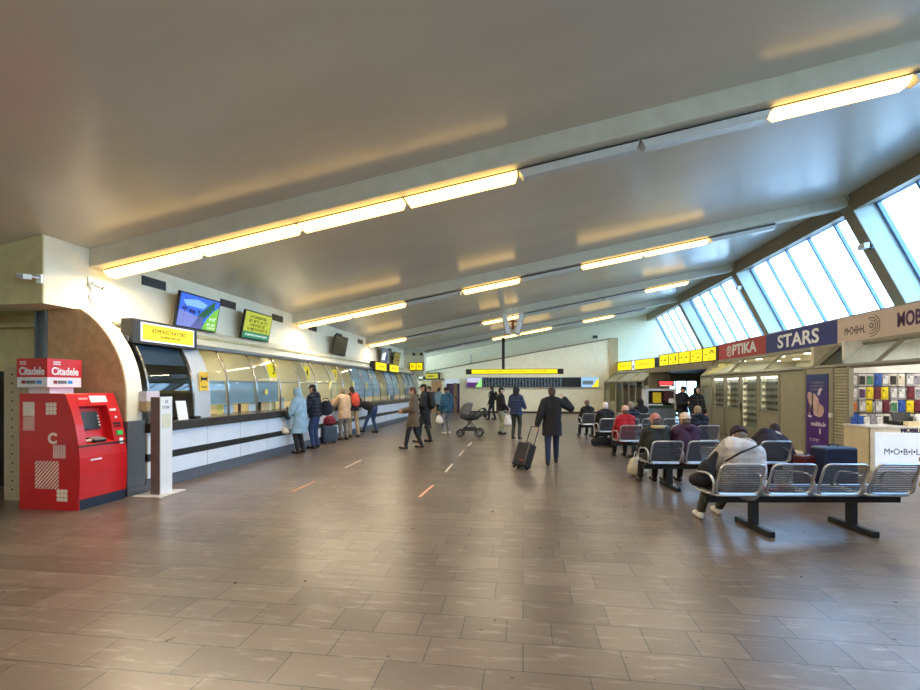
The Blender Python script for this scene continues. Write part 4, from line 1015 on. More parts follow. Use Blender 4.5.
# ================================================================== beam seating
PITCH = .575
G_back = perforated('perforated_steel', C(116, 124, 136), .017, .40, .6, .45)
G_red = perforated('perforated_steel_red', C(196, 136, 148), .017, .36, .6, .4)
def rounded(pts, r, n=4, closed=True):
    out = []; m = len(pts)
    for i in range(m):
        p = V(pts[i])
        if not closed and i in (0, m-1): out.append(p); continue
        a = V(pts[i-1]); b = V(pts[(i+1) % m])
        ra = min(r, (a-p).length*.45); rb = min(r, (b-p).length*.45)
        A = p+(a-p).normalized()*ra; B = p+(b-p).normalized()*rb
        for k in range(n+1):
            u = k/n; out.append(A*(1-u)**2+p*2*u*(1-u)+B*u*u)
    return out
_BM = {}
def part(key, make, nm, m, parent, loc, smooth=True):
    if key not in _BM:
        me = make().mesh(nm); me.materials.append(m)
        if smooth:
            for p in me.polygons: p.use_smooth = True
            me.set_sharp_from_angle(angle=R(45))
        _BM[key] = me
    o = bpy.data.objects.new(nm, _BM[key]); COL.objects.link(o); o.parent = parent; o.location = loc
    return o
HW = .245
def mk_backframe():
    q = [(-HW, .03, .45), (-HW, -.10, .80), (HW, -.10, .80), (HW, .03, .45)]
    return MB().tube(rounded(q, .07), .0135, 8, closed=True)
def mk_back():
    return MB().add([(-HW+.01, .027, .455), (HW-.01, .027, .455), (HW-.012, -.097, .79), (-HW+.012, -.097, .79), (-HW+.01, .031, .455), (HW-.01, .031, .455), (HW-.012, -.093, .79), (-HW+.012, -.093, .79)],
        [(3, 2, 1, 0), (4, 5, 6, 7), (0, 1, 5, 4), (1, 2, 6, 5), (2, 3, 7, 6), (3, 0, 4, 7)])
def mk_seatframe():
    q = [(-HW, .02, .43), (-HW, .46, .455), (HW, .46, .455), (HW, .02, .43)]
    return MB().tube(rounded(q, .06), .0135, 8, closed=True)
def mk_seat():
    z0, z1 = .432, .455
    return MB().add([(-HW+.01, .03, z0), (HW-.01, .03, z0), (HW-.01, .45, z1), (-HW+.01, .45, z1), (-HW+.01, .03, z0+.005), (HW-.01, .03, z0+.005), (HW-.01, .45, z1+.005), (-HW+.01, .45, z1+.005)],
        [(3, 2, 1, 0), (4, 5, 6, 7), (0, 1, 5, 4), (1, 2, 6, 5), (2, 3, 7, 6), (3, 0, 4, 7)])
def mk_arm():
    q = [(0, .02, .44), (0, -.0, .60), (0, .10, .67), (0, .40, .64), (0, .44, .47), (0, .36, .43)]
    return MB().tube(rounded(q, .09, 5), .0135, 8, closed=True)
def mk_brkt(): return MB().box(-.07, .07, .08, .36, .385, .43)
BENCH = []
def bench(label, r_left, d, n=4, rot=0., legs=(.75, 3.0), redseat=None):
    x, y = cw(r_left, d+.1)
    t = thing('bench', label, 'bench', (x, y, 0), PSI+R(rot), 'perforated steel benches')
    W = n*PITCH
    MB().box(.0, W-.03, .15, .23, .315, .385).build('beam', M_beamblk, t, bevel=.006)
    for lx in (legs[0]*PITCH, legs[1]*PITCH):
        l = MB().box(lx-.04, lx+.04, .15, .23, .05, .32).build('leg', M_beamblk, t)
        MB().box(lx-.035, lx+.035, -.14, .50, .0, .065).build('foot_bar', M_beamblk, l, bevel=.006)
    for i in range(n):
        c = (i+.5)*PITCH
        rd = redseat == i
        part('bf', mk_backframe, 'backrest_frame', M_steel, t, (c, 0, 0)); part('bkr' if rd else 'bk', mk_back, 'backrest', G_red if rd else G_back, t, (c, 0, 0), False)
        part('sf', mk_seatframe, 'seat_frame', M_steel, t, (c, 0, 0)); part('st', mk_seat, 'seat', G_back, t, (c, 0, 0), False)
        part('br', mk_brkt, 'bracket', M_beamblk, t, (c, 0, 0), False)
    for i in range(n+1):
        part('am', mk_arm, 'armrest', M_steel, t, (i*PITCH+(.012 if i == 0 else (-.012 if i == n else 0)), 0, 0))
    BENCH.append(t)
    M = Matrix.Translation((x, y, 0)) @ Matrix.Rotation(PSI+R(rot), 4, 'Z')
    return lambda i, dy=.2, dx=0.: (M @ V(((i+.5)*PITCH+dx, dy, 0)))
SA = bench('nearest steel bench, mostly empty, grey and white jacket person at its left end', 2.86, 5.1, 4, 0, (1.0, 3.0))
SB = bench('steel bench in the second row, holding pink hat and purple coat people', 3.03, 7.32, 4, -.5)
SC = bench('steel bench in the third row, holding the red jacket person', 3.60, 10.4, 4, -1)
SD = bench('steel bench in the fourth row, holding the white haired person in black', 3.82, 12.65, 4, -1)
SE = bench('farthest steel bench before the back wall, in the fifth row', 4.02, 15.2, 4, -1)
# ================================================================== people
SKIN = [mat('skin_light', C(214, 166, 140), .5, var=.06), mat('skin_warm', C(190, 138, 110), .5, var=.06)]
M_eye = mat('eye_dark', C(30, 24, 22), .3); M_mouth = mat('lips', C(150, 84, 80), .5)
def fab(name, rgb, puffer=0, rough=.8, **k):
    return mat('cloth_'+name, C(*rgb), rough, var=.16, scale=7, bump=.25, bscale=26, wave=puffer, wscale=3.2, **k)
def ik(a, b, l1, l2, pole):
    v = b-a; d = min(v.length, l1+l2-.003); d = max(d, abs(l1-l2)+.01)
    x = (l1*l1-l2*l2+d*d)/(2*d); h = math.sqrt(max(0, l1*l1-x*x)); u = v.normalized()
    p = pole-u*pole.dot(u); p.normalize()
    return a+u*x+p*h, a+u*d
def hand(S, w, d, n, side, k, curl=.6):
    d = d.normalized(); n = n-d*n.dot(d); n.normalize(); l = d.cross(n)*side; l.normalize()
    B = Matrix((l, d, n)).transposed().to_4x4()
    S.append(('e', w+d*.045*k, (.041*k, .052*k, .017*k), B))
    for off, ln in ((.033, .062), (.011, .072), (-.011, .068), (-.033, .052)):
        b = w+d*.082*k+l*off*k
        a1 = d*math.cos(curl*.6)+n*math.sin(curl*.6); a2 = d*math.cos(curl*1.7)+n*math.sin(curl*1.7)
        m = b+a1*ln*.55*k; e = m+a2*ln*.5*k
        S.append(('c', b-d*.02*k, m, .0092*k, .0088*k, 8)); S.append(('c', m, e, .0088*k, .0075*k, 8))
    b = w+d*.03*k+l*.032*k; m = b+(d*.6+l*.75).normalized()*.036*k; e = m+(d*.9+l*.15+n*.5).normalized()*.03*k
    S.append(('c', b, m, .0125*k, .011*k, 8)); S.append(('c', m, e, .011*k, .009*k, 8))
def person(label, loc, head, h=1.72, pose='stand', lean=0., side=0., hp=0., hy=0., wl=None, wr=None, al=None, ar=None, pel=None, slim=1., skin=0,
           coat=None, clen=.12, puff=0, thick=.0, hood=None, collar=None, fur=None, pants=None, shoes=None, poler=None, top=('hair', (60, 44, 34)), group=None, long_hair=False, vox=.0075, curl=.6, cuts_front=False):
    t = thing('person', label, 'person', (loc[0], loc[1], 0), head, group)
    k = h/1.75
    X, Y, Z = V((1, 0, 0)), V((0, 1, 0)), V((0, 0, 1))
    sit = pose == 'sit'
    P = V(pel) if pel else (V((0, 0, .54)) if sit else V((0, 0, .945*k)))
    T = Matrix.Rotation(R(side), 3, 'Y') @ Matrix.Rotation(-R(lean), 3, 'X')
    u = T @ Z; f = T @ Y; rx = T @ X
    ch = P+u*.30*k; nb = P+u*.50*k; 
    HB = Matrix.Rotation(R(hy), 3, 'Z') @ Matrix.Rotation(-R(lean*.6+hp), 3, 'X')
    hu, hf, hr = HB @ Z, HB @ Y, HB @ X
    hc = nb+u*.075*k+hu*.10*k+hf*.02*k
    S = []
    Bh = Matrix((hr, hf, hu)).transposed().to_4x4()
    S += [('e', hc, (.076*k, .098*k, .112*k), Bh), ('e', hc+hf*.028*k-hu*.058*k, (.058*k, .066*k, .066*k), Bh), ('c', nb-u*.03, hc-hu*.05, .056*k, .054*k),
          ('c', hc+hf*.094*k+hu*.012*k, hc+hf*.113*k-hu*.022*k, .010*k, .015*k, 8), ('c', hc+hf*.088*k-hu*.058*k-hr*.018*k, hc+hf*.088*k-hu*.058*k+hr*.018*k, .012*k, .012*k, 8),
          ('e', hc+hr*.078*k-hu*.01*k-hf*.005, (.012*k, .022*k, .034*k), Bh), ('e', hc-hr*.078*k-hu*.01*k-hf*.005, (.012*k, .022*k, .034*k), Bh)]
    w = slim
    sh = {s: nb-u*.055*k+rx*s*.175*k*w for s in (-1, 1)}
    hip = {s: P+rx*s*.085*k-u*.03 for s in (-1, 1)}
    for s in (-1, 1):
        S += [('c', P+rx*s*.06*k, ch+rx*s*.075*k, .095*k, .095*k), ('c', ch+rx*s*.075*k, sh[s]*.6+nb*.4, .095*k, .06*k)]
    S.append(('c', sh[-1], sh[1], .052*k, .052*k))
    wt = {-1: V(wl) if wl else (P+V((-.25*w, .10, -.08))*k if not sit else P+V((-.16, .36, .05))),
          1: V(wr) if wr else (P+V((.25*w, .10, -.08))*k if not sit else P+V((.16, .36, .05)))}
    an = {-1: V(al) if al else (V((-.11, 0, .085)) if not sit else V((-.13, .44, .085))), 1: V(ar) if ar else (V((.11, 0, .085)) if not sit else V((.13, .44, .085)))}
    el, wrp, kn, ank = {}, {}, {}, {}
    for s in (-1, 1):
        el[s], wrp[s] = ik(sh[s], wt[s], .29*k, .26*k, V(poler) if poler and s == 1 else (-f*.8-u*.5+rx*s*(.18 if sit else .45)))
        kn[s], ank[s] = ik(hip[s], an[s], .425*k, .42*k, Y+X*s*.12+(Z*.5 if sit else Z*0))
        S += [('c', sh[s], el[s], .050*k, .042*k), ('c', el[s], wrp[s], .042*k, .029*k)]
        d = (wrp[s]-el[s]).normalized()
        nrm = -rx*s*.9+f*.2 if not sit else -Z
        hand(S, wrp[s]+d*.012, d, nrm, s if not sit else s, k, curl)
        S += [('c', hip[s], kn[s], .082*k, .056*k), ('c', kn[s], ank[s], .054*k, .036*k), ('c', ank[s], ank[s]+Y*.10*k-Z*.035*k, .036*k, .03*k)]
    b = soft(S, vox, 'body', SKIN[skin], t, smooth=2)
    for s in (-1, 1): MB().ball(hc+hf*.088*k+hr*s*.031*k+hu*.022*k, .011*k, 8, 6).build('eye', M_eye, t, True)
    MB().tube([hc+hf*.100*k-hu*.058*k-hr*.02*k, hc+hf*.103*k-hu*.057*k, hc+hf*.100*k-hu*.058*k+hr*.02*k], .005*k, 6).build('mouth', M_mouth, t, True)
    # trousers
    pm = pants
    Q = [('c', hip[-1]+u*.05, hip[1]+u*.05, .112*k, .112*k)]
    for s in (-1, 1):
        lo = ank[s]+(kn[s]-ank[s]).normalized()*.03
        Q += [('c', hip[s], kn[s], .100*k, .072*k), ('c', kn[s], lo, .070*k, .056*k)]
    soft(Q, .011, 'trousers', pm, t)
    for s in (-1, 1):
        a = ank[s]; dz = max(0, a.z-.085)
        sp = 0
        Q = [('c', a+V((0, -.025, -.035))*k, a+V((0, .01, .0)), .042*k, .044*k), ('c', a+V((0, -.03, -.05))*k, a+V((0, .155, -.055))*k, .041*k, .036*k), ('e', a+V((0, .13, -.045))*k, (.047*k, .075*k, .038*k))]
        soft(Q, .008, 'shoe', shoes, t, cuts=[((0, 0, a.z-.085+.002), (0, 0, -1))])
    # coat
    if coat:
        th = .018+thick
        Q = []
        for s in (-1, 1):
            Q += [('c', P+rx*s*.062*k+u*.02, ch+rx*s*.078*k, (.102+th)*k, (.104+th)*k), ('c', ch+rx*s*.078*k, sh[s]*.6+nb*.4, (.104+th)*k, (.066+th)*k)]
            we = wrp[s]-(wrp[s]-el[s]).normalized()*.015
            Q += [('c', sh[s], el[s], (.056+th)*k, (.050+th)*k), ('c', el[s], we, (.050+th)*k, (.036+th*.8)*k)]
        Q += [('c', sh[-1], sh[1], (.060+th)*k, (.060+th)*k), ('c', nb-u*.02, nb+u*.035, (.064+th*.5)*k, (.062+th*.5)*k)]
        cuts = []
        if sit:
            for s in (-1, 1): Q += [('c', hip[s], hip[s].lerp(kn[s], .35), (.105+th)*k, (.092+th)*k)]
            Q += [('c', hip[-1], hip[1], (.11+th)*k, (.11+th)*k)]
        else:
            dn = -Z if clen > .2 else -u
            for s in (-1, 1): Q += [('c', P+rx*s*.062*k, P+rx*s*.07*k+dn*(clen+.12)*k, (.106+th)*k, (.112+th+clen*.04)*k)]
            Q += [('c', P+f*.03, P+f*.03+dn*(clen+.12)*k, (.10+th)*k, (.112+th)*k)]
            for s in (-1, 1):
                m = hip[s].lerp(kn[s], min(1, clen/.42+.2)); Q.append(('c', hip[s], m, (.095+th)*k, (.09+th)*k))
            cuts = [(P+dn*clen*k, dn)]
        if hood == 'down': Q += [('e', nb-f*.085*k+u*.02, (.12*k, .075*k, .075*k))]
        # arms hang below the hem plane: cut only the body part by doing arms apart
        armless = [q for q in Q if not any((q[1]-sh[s]).length < 1e-6 and q[0] == 'c' and (q[2]-el[s]).length < 1e-6 for s in (-1, 1)) and not any((q[1]-el[s]).length < 1e-6 for s in (-1, 1) if q[0] == 'c')]
        arms = [q for q in Q if q not in armless]
        jk = soft(armless, .012, 'jacket' if clen < .3 else 'coat', coat, t, cuts)
        for s in (-1, 1): soft([q for q in arms if (q[1]-sh[s]).length < 1e-6 or (q[1]-el[s]).length < 1e-6], .011, 'sleeve', coat, jk)
        if fur: soft([('c', nb+rx*.10*math.cos(a)+f*(.09*math.sin(a)-.03)+u*.03, nb+rx*.10*math.cos(a+.6)+f*(.09*math.sin(a+.6)-.03)+u*.03, .035, .035, 8) for a in [i*.6 for i in range(11)]], .01, 'fur_collar', fur, jk)
        if collar: soft([('c', nb+rx*.075*math.cos(a)+f*(.07*math.sin(a)-.01)+u*.03, nb+rx*.075*math.cos(a+.6)+f*(.07*math.sin(a+.6)-.01)+u*.03, .024, .024, 8) for a in [i*.6 for i in range(11)]], .009, 'collar', collar, jk)
    kind, col = top
    cm = col if not isinstance(col, tuple) else fab('top_%d_%d_%d' % col, col)
    if kind == 'hair':
        Q = [('e', hc-hf*.012*k+hu*.022*k, (.086*k, .104*k, .108*k), Bh), ('e', hc-hf*.05*k-hu*.02*k, (.078*k, .062*k, .09*k), Bh)]
        if long_hair: Q += [('e', hc-hf*.06*k-hu*.10*k, (.09*k, .05*k, .13*k), Bh)]
        soft(Q, .009, 'hair', cm, t, cuts=[(hc+hf*.060*k+hu*.05*k, hf*.95-hu*.25)])
    elif kind == 'beanie':
        soft([('e', hc+hu*.045*k-hf*.008*k, (.093*k, .112*k, .10*k), Bh)], .009, 'beanie', cm, t, cuts=[(hc+hu*.012*k, -hu)])
        ringp = [hc+hu*.022*k-hf*.008*k+hr*.09*k*math.cos(a)+hf*.109*k*math.sin(a) for a in [i*2*PI/20 for i in range(20)]]
        MB().tube(ringp, .016*k, 8, closed=True).build('beanie_cuff', cm, t, True)
        soft([('e', hc-hf*.045*k-hu*.03*k, (.078*k, .062*k, .075*k), Bh)], .009, 'hair', fab('greyhair', (110, 96, 84)), t)
    elif kind == 'cap':
        soft([('e', hc+hu*.04*k, (.09*k, .108*k, .09*k), Bh)], .009, 'cap', cm, t, cuts=[(hc+hu*.03*k, -hu)])
        soft([('e', hc+hf*.10*k+hu*.035*k, (.075*k, .06*k, .012*k), Bh)], .008, 'cap_peak', cm, t)
        soft([('e', hc-hf*.045*k-hu*.02*k, (.079*k, .062*k, .075*k), Bh)], .009, 'hair', fab('darkhair', (52, 40, 34)), t)
    elif kind == 'hood':
        soft([('e', hc-hf*.015*k+hu*.008*k, (.112*k, .125*k, .135*k), Bh), ('c', nb, hc-hu*.04*k-hf*.03*k, .10*k, .105*k)], .01, 'hood', cm, t, cuts=[(hc+hf*.058*k, hf+hu*.15)])
        soft([('e', hc-hf*.01*k+hu*.02*k, (.084*k, .10*k, .105*k), Bh)], .01, 'hair', fab('darkhair', (52, 40, 34)), t, cuts=[(hc+hf*.055*k, hf)])
    return t, Matrix.Translation((loc[0], loc[1], 0)) @ Matrix.Rotation(head, 4, 'Z'), dict(P=P, nb=nb, ch=ch, u=u, f=f, rx=rx, wr=wrp, hc=hc, el=el, sh=sh)
D90 = PI/2
navy = fab('navy', (28, 34, 52), .6); black = fab('black', (24, 24, 27)); blackp = fab('black_puffer', (24, 25, 30), .6); jeans = fab('jeans', (52, 72, 112)); djeans = fab('dark_jeans', (36, 46, 74))
dark = fab('dark_trousers', (32, 31, 34)); khaki = fab('khaki', (168, 150, 120)); greyp = fab('grey_trousers', (136, 140, 148)); beigep = fab('beige_trousers', (140, 132, 116))
sblack = mat('shoe_black', C(26, 25, 26), .5); swhite = mat('shoe_white', C(222, 218, 210), .5); sbrown = mat('shoe_brown', C(70, 52, 40), .5)
# --- at the ticket counter
def at(px, py): return fl(px, py)
l = at(300.5, 453); p1 = person('person in a long pale blue hooded coat at ticket counter, black trousers', l, 1.45, 1.66, lean=6, hp=12, coat=fab('pale_blue', (150, 184, 206)), clen=.40, thick=.02, pants=dark, shoes=sblack, top=('hood', fab('pale_blue', (150, 184, 206))), wl=(-.28, .26, .88), wr=(.16, .30, .98), vox=.0068)
l = at(315.5, 448); p2 = person('person in a navy padded jacket and dark flat cap at counter, blue jeans', l, 1.5, 1.76, lean=5, hp=5, coat=navy, clen=.10, thick=.02, hood='down', pants=jeans, shoes=sblack, top=('cap', (26, 24, 26)), wl=(-.2, .34, 1.0), wr=(.2, .30, 1.0))
l = at(344.5, 440); p3 = person('older person in a beige short coat and grey trousers leaning to the counter', l, 1.15, 1.68, lean=6, hp=4, coat=fab('beige_coat', (208, 172, 136)), clen=.22, thick=.03, pants=beigep, shoes=sbrown, top=('hair', (128, 116, 96)), wl=(-.22, .46, 1.08), wr=(.18, .30, .98))
l = at(353.5, 437); p4 = person('person with a red backpack and black hood at the counter, khaki trousers', l, .8, 1.72, lean=10, hp=10, coat=black, clen=.06, thick=.01, hood='down', pants=khaki, shoes=sblack, top=('hair', (40, 34, 32)), wl=(-.2, .4, 1.05), wr=(.2, .38, 1.05), ar=(.11, -.16, .085))
l = at(368, 433); p5 = person('person in black jacket and blue jeans bending far forward beside the counter', l, 1.35, 1.74, lean=68, hp=-10, pel=(0, -.22, .90), coat=black, clen=.05, thick=.02, pants=jeans, shoes=sblack, top=('hair', (44, 36, 32)), wl=(-.2, .55, .90), wr=(.2, .52, .92), al=(-.14, .12, .085), ar=(.14, -.28, .085))
# --- walking pair
l = at(414, 449); p6 = person('person walking in a brown hooded parka and black trousers, left of the pair', l, 1.75, 1.70, hp=14, coat=fab('brown_parka', (104, 86, 66)), clen=.31, thick=.015, hood='down', pants=dark, shoes=sblack, top=('hair', (92, 62, 44)), wl=(-.14, .28, 1.02), wr=(.14, .30, 1.04), al=(-.10, .22, .085), ar=(.10, -.20, .10), vox=.0068)
l = at(420, 443); p7 = person('person in black with a dark cap walking just behind the brown parka', (l[0]+.1, l[1]+.2), 1.6, 1.78, hp=6, coat=black, clen=.10, thick=.02, pants=dark, shoes=sblack, top=('cap', (28, 27, 29)), wl=(-.16, .26, 1.1), wr=(.2, .22, 1.05), al=(-.1, .16, .085), ar=(.1, -.16, .09))
l = at(429, 428); p8 = person('person in a dark blue jacket behind the walking pair', l, 2.2, 1.74, coat=navy, clen=.12, pants=dark, shoes=sblack, top=('hair', (50, 40, 36)), group=None)
# --- by the stroller
l = at(447, 434); p9 = person('person in a teal jacket and black hat with white bag beside the stroller', l, .9, 1.68, hp=8, coat=fab('teal', (44, 84, 104), .5), clen=.12, thick=.025, hood='down', pants=greyp, shoes=swhite, top=('beanie', (24, 24, 28)), wl=(-.26, .12, .86), wr=(.24, .14, .86))
l = pd(439, 23); p10 = person('person in light blue top and dark skirt in front of the far door', l, -.4, 1.68, coat=fab('light_blue', (120, 160, 190)), clen=.08, pants=dark, shoes=sblack, top=('hair', (52, 44, 44)))
# --- middle group
l = pd(492, 24); p11 = person('person in black with a dark backpack walking by the back wall', l, 1.3, 1.74, coat=black, clen=.10, pants=dark, shoes=sblack, top=('hair', (44, 36, 32)), al=(-.1, .14, .085), ar=(.1, -.14, .085))
l = at(500.5, 434); p12 = person('person in black fur hooded jacket and pale green trousers with a white bag', l, -1.2, 1.68, hp=4, coat=blackp, clen=.08, thick=.02, fur=fab('tan_fur', (150, 126, 96)), pants=fab('pale_green', (160, 164, 140)), shoes=sblack, top=('cap', (24, 23, 25)), wl=(-.2, .24, .9), wr=(.22, .2, .88))
l = at(516, 439); p13 = person('person in a navy quilted jacket with hood up and dark green trousers', l, -.35, 1.70, hp=6, coat=fab('navy_quilt', (36, 52, 86), .35), clen=.14, thick=.015, slim=.88, pants=fab('dark_green', (58, 62, 52)), shoes=sblack, top=('hood', fab('black', (24, 24, 27))), wl=(-.2, .26, .95), wr=(.2, .3, 1.0))
l = at(552, 464); p14 = person('person in a long black coat walking away with a suitcase, hand at ear', l, .05, 1.69, hp=8, coat=fab('black_coat', (22, 22, 25)), clen=.30, thick=.02, slim=.95, pants=djeans, shoes=sblack, top=('hair', (84, 66, 54)), wl=(-.33, -.10, .84), wr=(.27, .05, 1.42), poler=(.6, -.1, -1), al=(-.10, -.16, .085), ar=(.11, .18, .085), vox=.0065, curl=.9)
# --- couple at the passage
l = pd(682, 15.8); p25 = person('standing person in black jacket and dark cap facing the benches, grey trousers', l, PI+.5, 1.74, hp=18, coat=black, clen=.12, thick=.02, pants=fab('grey_green', (112, 112, 100)), shoes=sblack, top=('cap', (26, 25, 28)), wl=(-.10, .30, 1.14), wr=(.10, .30, 1.14))
l = pd(696.5, 15.5); p26 = person('standing person in a black hooded coat facing the benches, hood up', l, PI+.3, 1.68, coat=blackp, clen=.30, thick=.025, pants=dark, shoes=sblack, top=('hood', fab('black', (24, 24, 27))))
# --- sitting
def sitter(label, S, i, head=0., dx=0., dy=.23, **k):
    q = S(i, dy, dx); k['h'] = k.get('h', 1.7)*.945; k.setdefault('slim', .92); k.setdefault('pel', (0, 0, .525)); return person(label, (q.x, q.y), PSI+head, pose='sit', **k)
s1 = sitter('seated person in a grey and white jacket bowed forward on the nearest bench', SA, 0, -.08, .16, h=1.72, lean=24, side=15, hp=24, coat=fab('grey_jacket', (172, 165, 160), .25), thick=.045, pants=fab('olive_dark', (64, 60, 50)), shoes=swhite, hood='down', top=('beanie', (40, 28, 42)), wl=(-.34, .30, .50), wr=(.24, .40, .60), al=(-.30, .36, .085), ar=(.02, .58, .085), vox=.0068)
s2 = sitter('seated person in a pink patterned hat and dark green jacket, second row', SB, 0, .0, -.03, h=1.62, lean=8, hp=8, coat=fab('dark_green_coat', (34, 38, 34)), thick=.04, pants=dark, shoes=sblack, top=('beanie', (186, 124, 118)), fur=fab('blond_fur', (196, 172, 128)))
s3 = sitter('seated person in a purple coat and white knitted hat, second row', SB, 1, .1, -.12, h=1.64, lean=4, hp=6, coat=fab('plum_coat', (62, 32, 60)), thick=.045, hood='down', pants=dark, shoes=sblack, top=('beanie', (220, 200, 184)))
s4 = sitter('seated person in dark jacket leaning to the right at the second row end', SB, 3, -.4, .06, h=1.74, lean=44, side=30, hp=14, coat=fab('dark_plum_jacket', (34, 28, 46)), thick=.04, collar=fab('white_collar', (222, 210, 210)), pants=dark, shoes=sblack, top=('hair', (46, 34, 34)), wl=(-.2, .5, .55), wr=(.3, .45, .5))
s5 = sitter('seated person in bright red jacket and pale pink hat on third row bench', SC, 0, 0, -.02, h=1.64, lean=4, hp=4, coat=fab('bright_red', (190, 28, 44), .3), thick=.03, slim=.88, pants=dark, shoes=sblack, top=('beanie', (232, 184, 166)))
s6 = sitter('seated person in navy jacket with light hair at the right end of third row', SC, 3, .0, -.05, h=1.66, lean=6, hp=6, coat=navy, thick=.03, hood='down', pants=dark, shoes=sblack, top=('hair', (160, 140, 104)))
s7 = sitter('white haired seated person in a black coat on the fourth row bench', SD, 0, .0, .0, h=1.70, lean=3, hp=6, coat=black, thick=.03, slim=.95, pants=dark, shoes=sblack, top=('hair', (226, 214, 214)))
s8 = sitter('grey haired seated person in navy coat behind the red jacket', SD, 1, .0, .14, h=1.72, lean=3, hp=4, coat=navy, thick=.02, pants=dark, shoes=sblack, top=('hair', (150, 136, 116)))
s9 = sitter('seated person in black with a patterned scarf on the farthest bench left end', SE, 0, .1, .0, h=1.66, lean=4, hp=8, coat=black, thick=.03, slim=.92, hood='down', pants=dark, shoes=sblack, top=('beanie', (120, 84, 78)))
s10 = sitter('seated person in black with hood up on the farthest bench right end', SE, 3, -.1, .05, h=1.74, lean=2, coat=fab('black', (24, 24, 27)), thick=.03, pants=dark, shoes=sblack, top=('hood', fab('black', (24, 24, 27))))
# --- staff
p30 = person('clerk with dark hair sitting behind the window three glass', (-7.0, 10.95), -D90, pose='sit', h=1.70, coat=fab('light_shirt', (176, 196, 206)), pants=dark, shoes=sblack, top=('hair', (36, 28, 28)))
tag(MB().box(-7.25, -6.8, 10.7, 11.2, .40, .45).box(-7.3, -7.25, 10.7, 11.2, .0, .95).box(-6.86, -6.8, 10.7, 10.76, 0, .4).box(-6.86, -6.8, 11.14, 11.2, 0, .4).build('office_chair', M_black), 'black office chair under the clerk behind the counter', 'chair')
x = pd(921, 10.9); p31 = person('person with light brown hair behind the sales counter at right edge', (x[0]+.08, 10.75), PI-.4, h=1.62, coat=fab('navy', (28, 34, 52), .6), clen=.1, pants=dark, shoes=sblack, top=('hair', (150, 124, 92)), long_hair=True)
# ================================================================== bags and luggage
def backpack(label, who, m, side=0, dz=0., sc=1.):
    t, M, j = who
    o = thing('backpack', label, 'backpack', M @ (j['ch']), 0)
    B = M.to_3x3() @ Matrix((j['rx'], j['f'], j['u'])).transposed()
    o.rotation_euler = B.to_euler()
    soft([('e', V((0, -.215, .02)), (.15*sc, .09*sc, .22*sc)), ('e', V((0, -.22, -.09)), (.145*sc, .10*sc, .15*sc)), ('e', V((0, -.28, -.06)), (.11*sc, .05*sc, .12*sc))], .011, 'sack', m, o)
    for s in (-1, 1): MB().tube([(s*.10, -.15, .17), (s*.11, -.08, .27), (s*.12, .06, .25), (s*.13, .16, .1), (s*.14, .12, -.1), (s*.12, -.12, -.16)], .016, 6).build('strap', m, o, True)
    return o
m_bb = fab('bag_black', (26, 26, 30)); m_br = fab('bag_red', (206, 74, 54)); m_bn = fab('bag_navy', (34, 40, 62))
backpack('red orange backpack worn by the person in khaki trousers at counter', p4, m_br)
backpack('black backpack on the capped person behind the brown parka', p7, m_bb, sc=1.2)
backpack('dark backpack on the person by the back wall', p11, m_bb)
t, M, j = p2
o = thing('shoulder_bag', 'navy black shoulder bag hanging at the back of the navy padded jacket', 'bag', M @ V((.22, -.20, 1.10)), 1.5)
soft([('e', V((0, 0, 0)), (.10, .19, .21)), ('e', V((0, 0, -.08)), (.11, .2, .14))], .011, 'pouch', m_bn, o)
MB().tube([(0, -.12, .15), (-.03, -.06, .25), (-.08, .0, .27), (-.08, .1, .2)], .014, 6).build('strap', m_bn, o, True)
def plastic(label, loc, m, w=.15, h=.36, handle=True, rz=0.):
    o = thing('plastic_bag', label, 'bag', loc, rz)
    soft([('e', V((0, 0, h*.38)), (w, w*.62, h*.38)), ('e', V((.02, 0, h*.25)), (w*1.1, w*.7, h*.25)), ('e', V((-.02, .01, h*.62)), (w*.7, w*.4, h*.3))], .012, 'sack', m, o, cuts=[((0, 0, .003), (0, 0, -1))])
    if handle: MB().tube([(-.06, 0, h*.8), (-.05, 0, h*1.1), (0, 0, h*1.2), (.05, 0, h*1.1), (.06, 0, h*.8)], .008, 6).build('handle', m, o, True)
    return o
m_pl = mat('plastic_white', C(226, 222, 218), .4, var=.06, bump=.6, bscale=18); m_plb = mat('plastic_cream', C(206, 192, 168), .45, var=.1, bump=.8, bscale=12)
def hold(who, s, dz): 
    t, M, j = who; w = M @ j['wr'][s]; return V((w.x, w.y, w.z-dz))
plastic('white plastic bag held by the person in the teal jacket', hold(p9, -1, .50), m_pl, .14, .36)
plastic('white plastic bag with pink print held by the fur hooded person', hold(p12, 1, .60), m_pl, .15, .44)
o = plastic('small cream paper bag held by the person in pale blue coat', hold(p1, -1, .36), mat('paper_bag', C(222, 206, 180), .6), .10, .22)
o.location.z -= .02
t, M, j = p1
o = thing('handbag', 'black handbag on the arm of the pale blue coat', 'handbag', M @ V((-.27, .20, .98)), 1.45+.5)
soft([('e', V((0, 0, 0)), (.17, .07, .11)), ('e', V((.1, 0, -.05)), (.12, .08, .09))], .011, 'pouch', m_bb, o)
MB().tube([(-.08, 0, .08), (-.04, 0, .2), (.04, 0, .2), (.08, 0, .08)], .012, 6).build('handle', m_bb, o, True)
b = fl(640, 478); plastic('large cream plastic bag on the floor at the second bench left end', (b[0]-.02, b[1]+.14, 0), m_plb, .19, .40, True, .3)
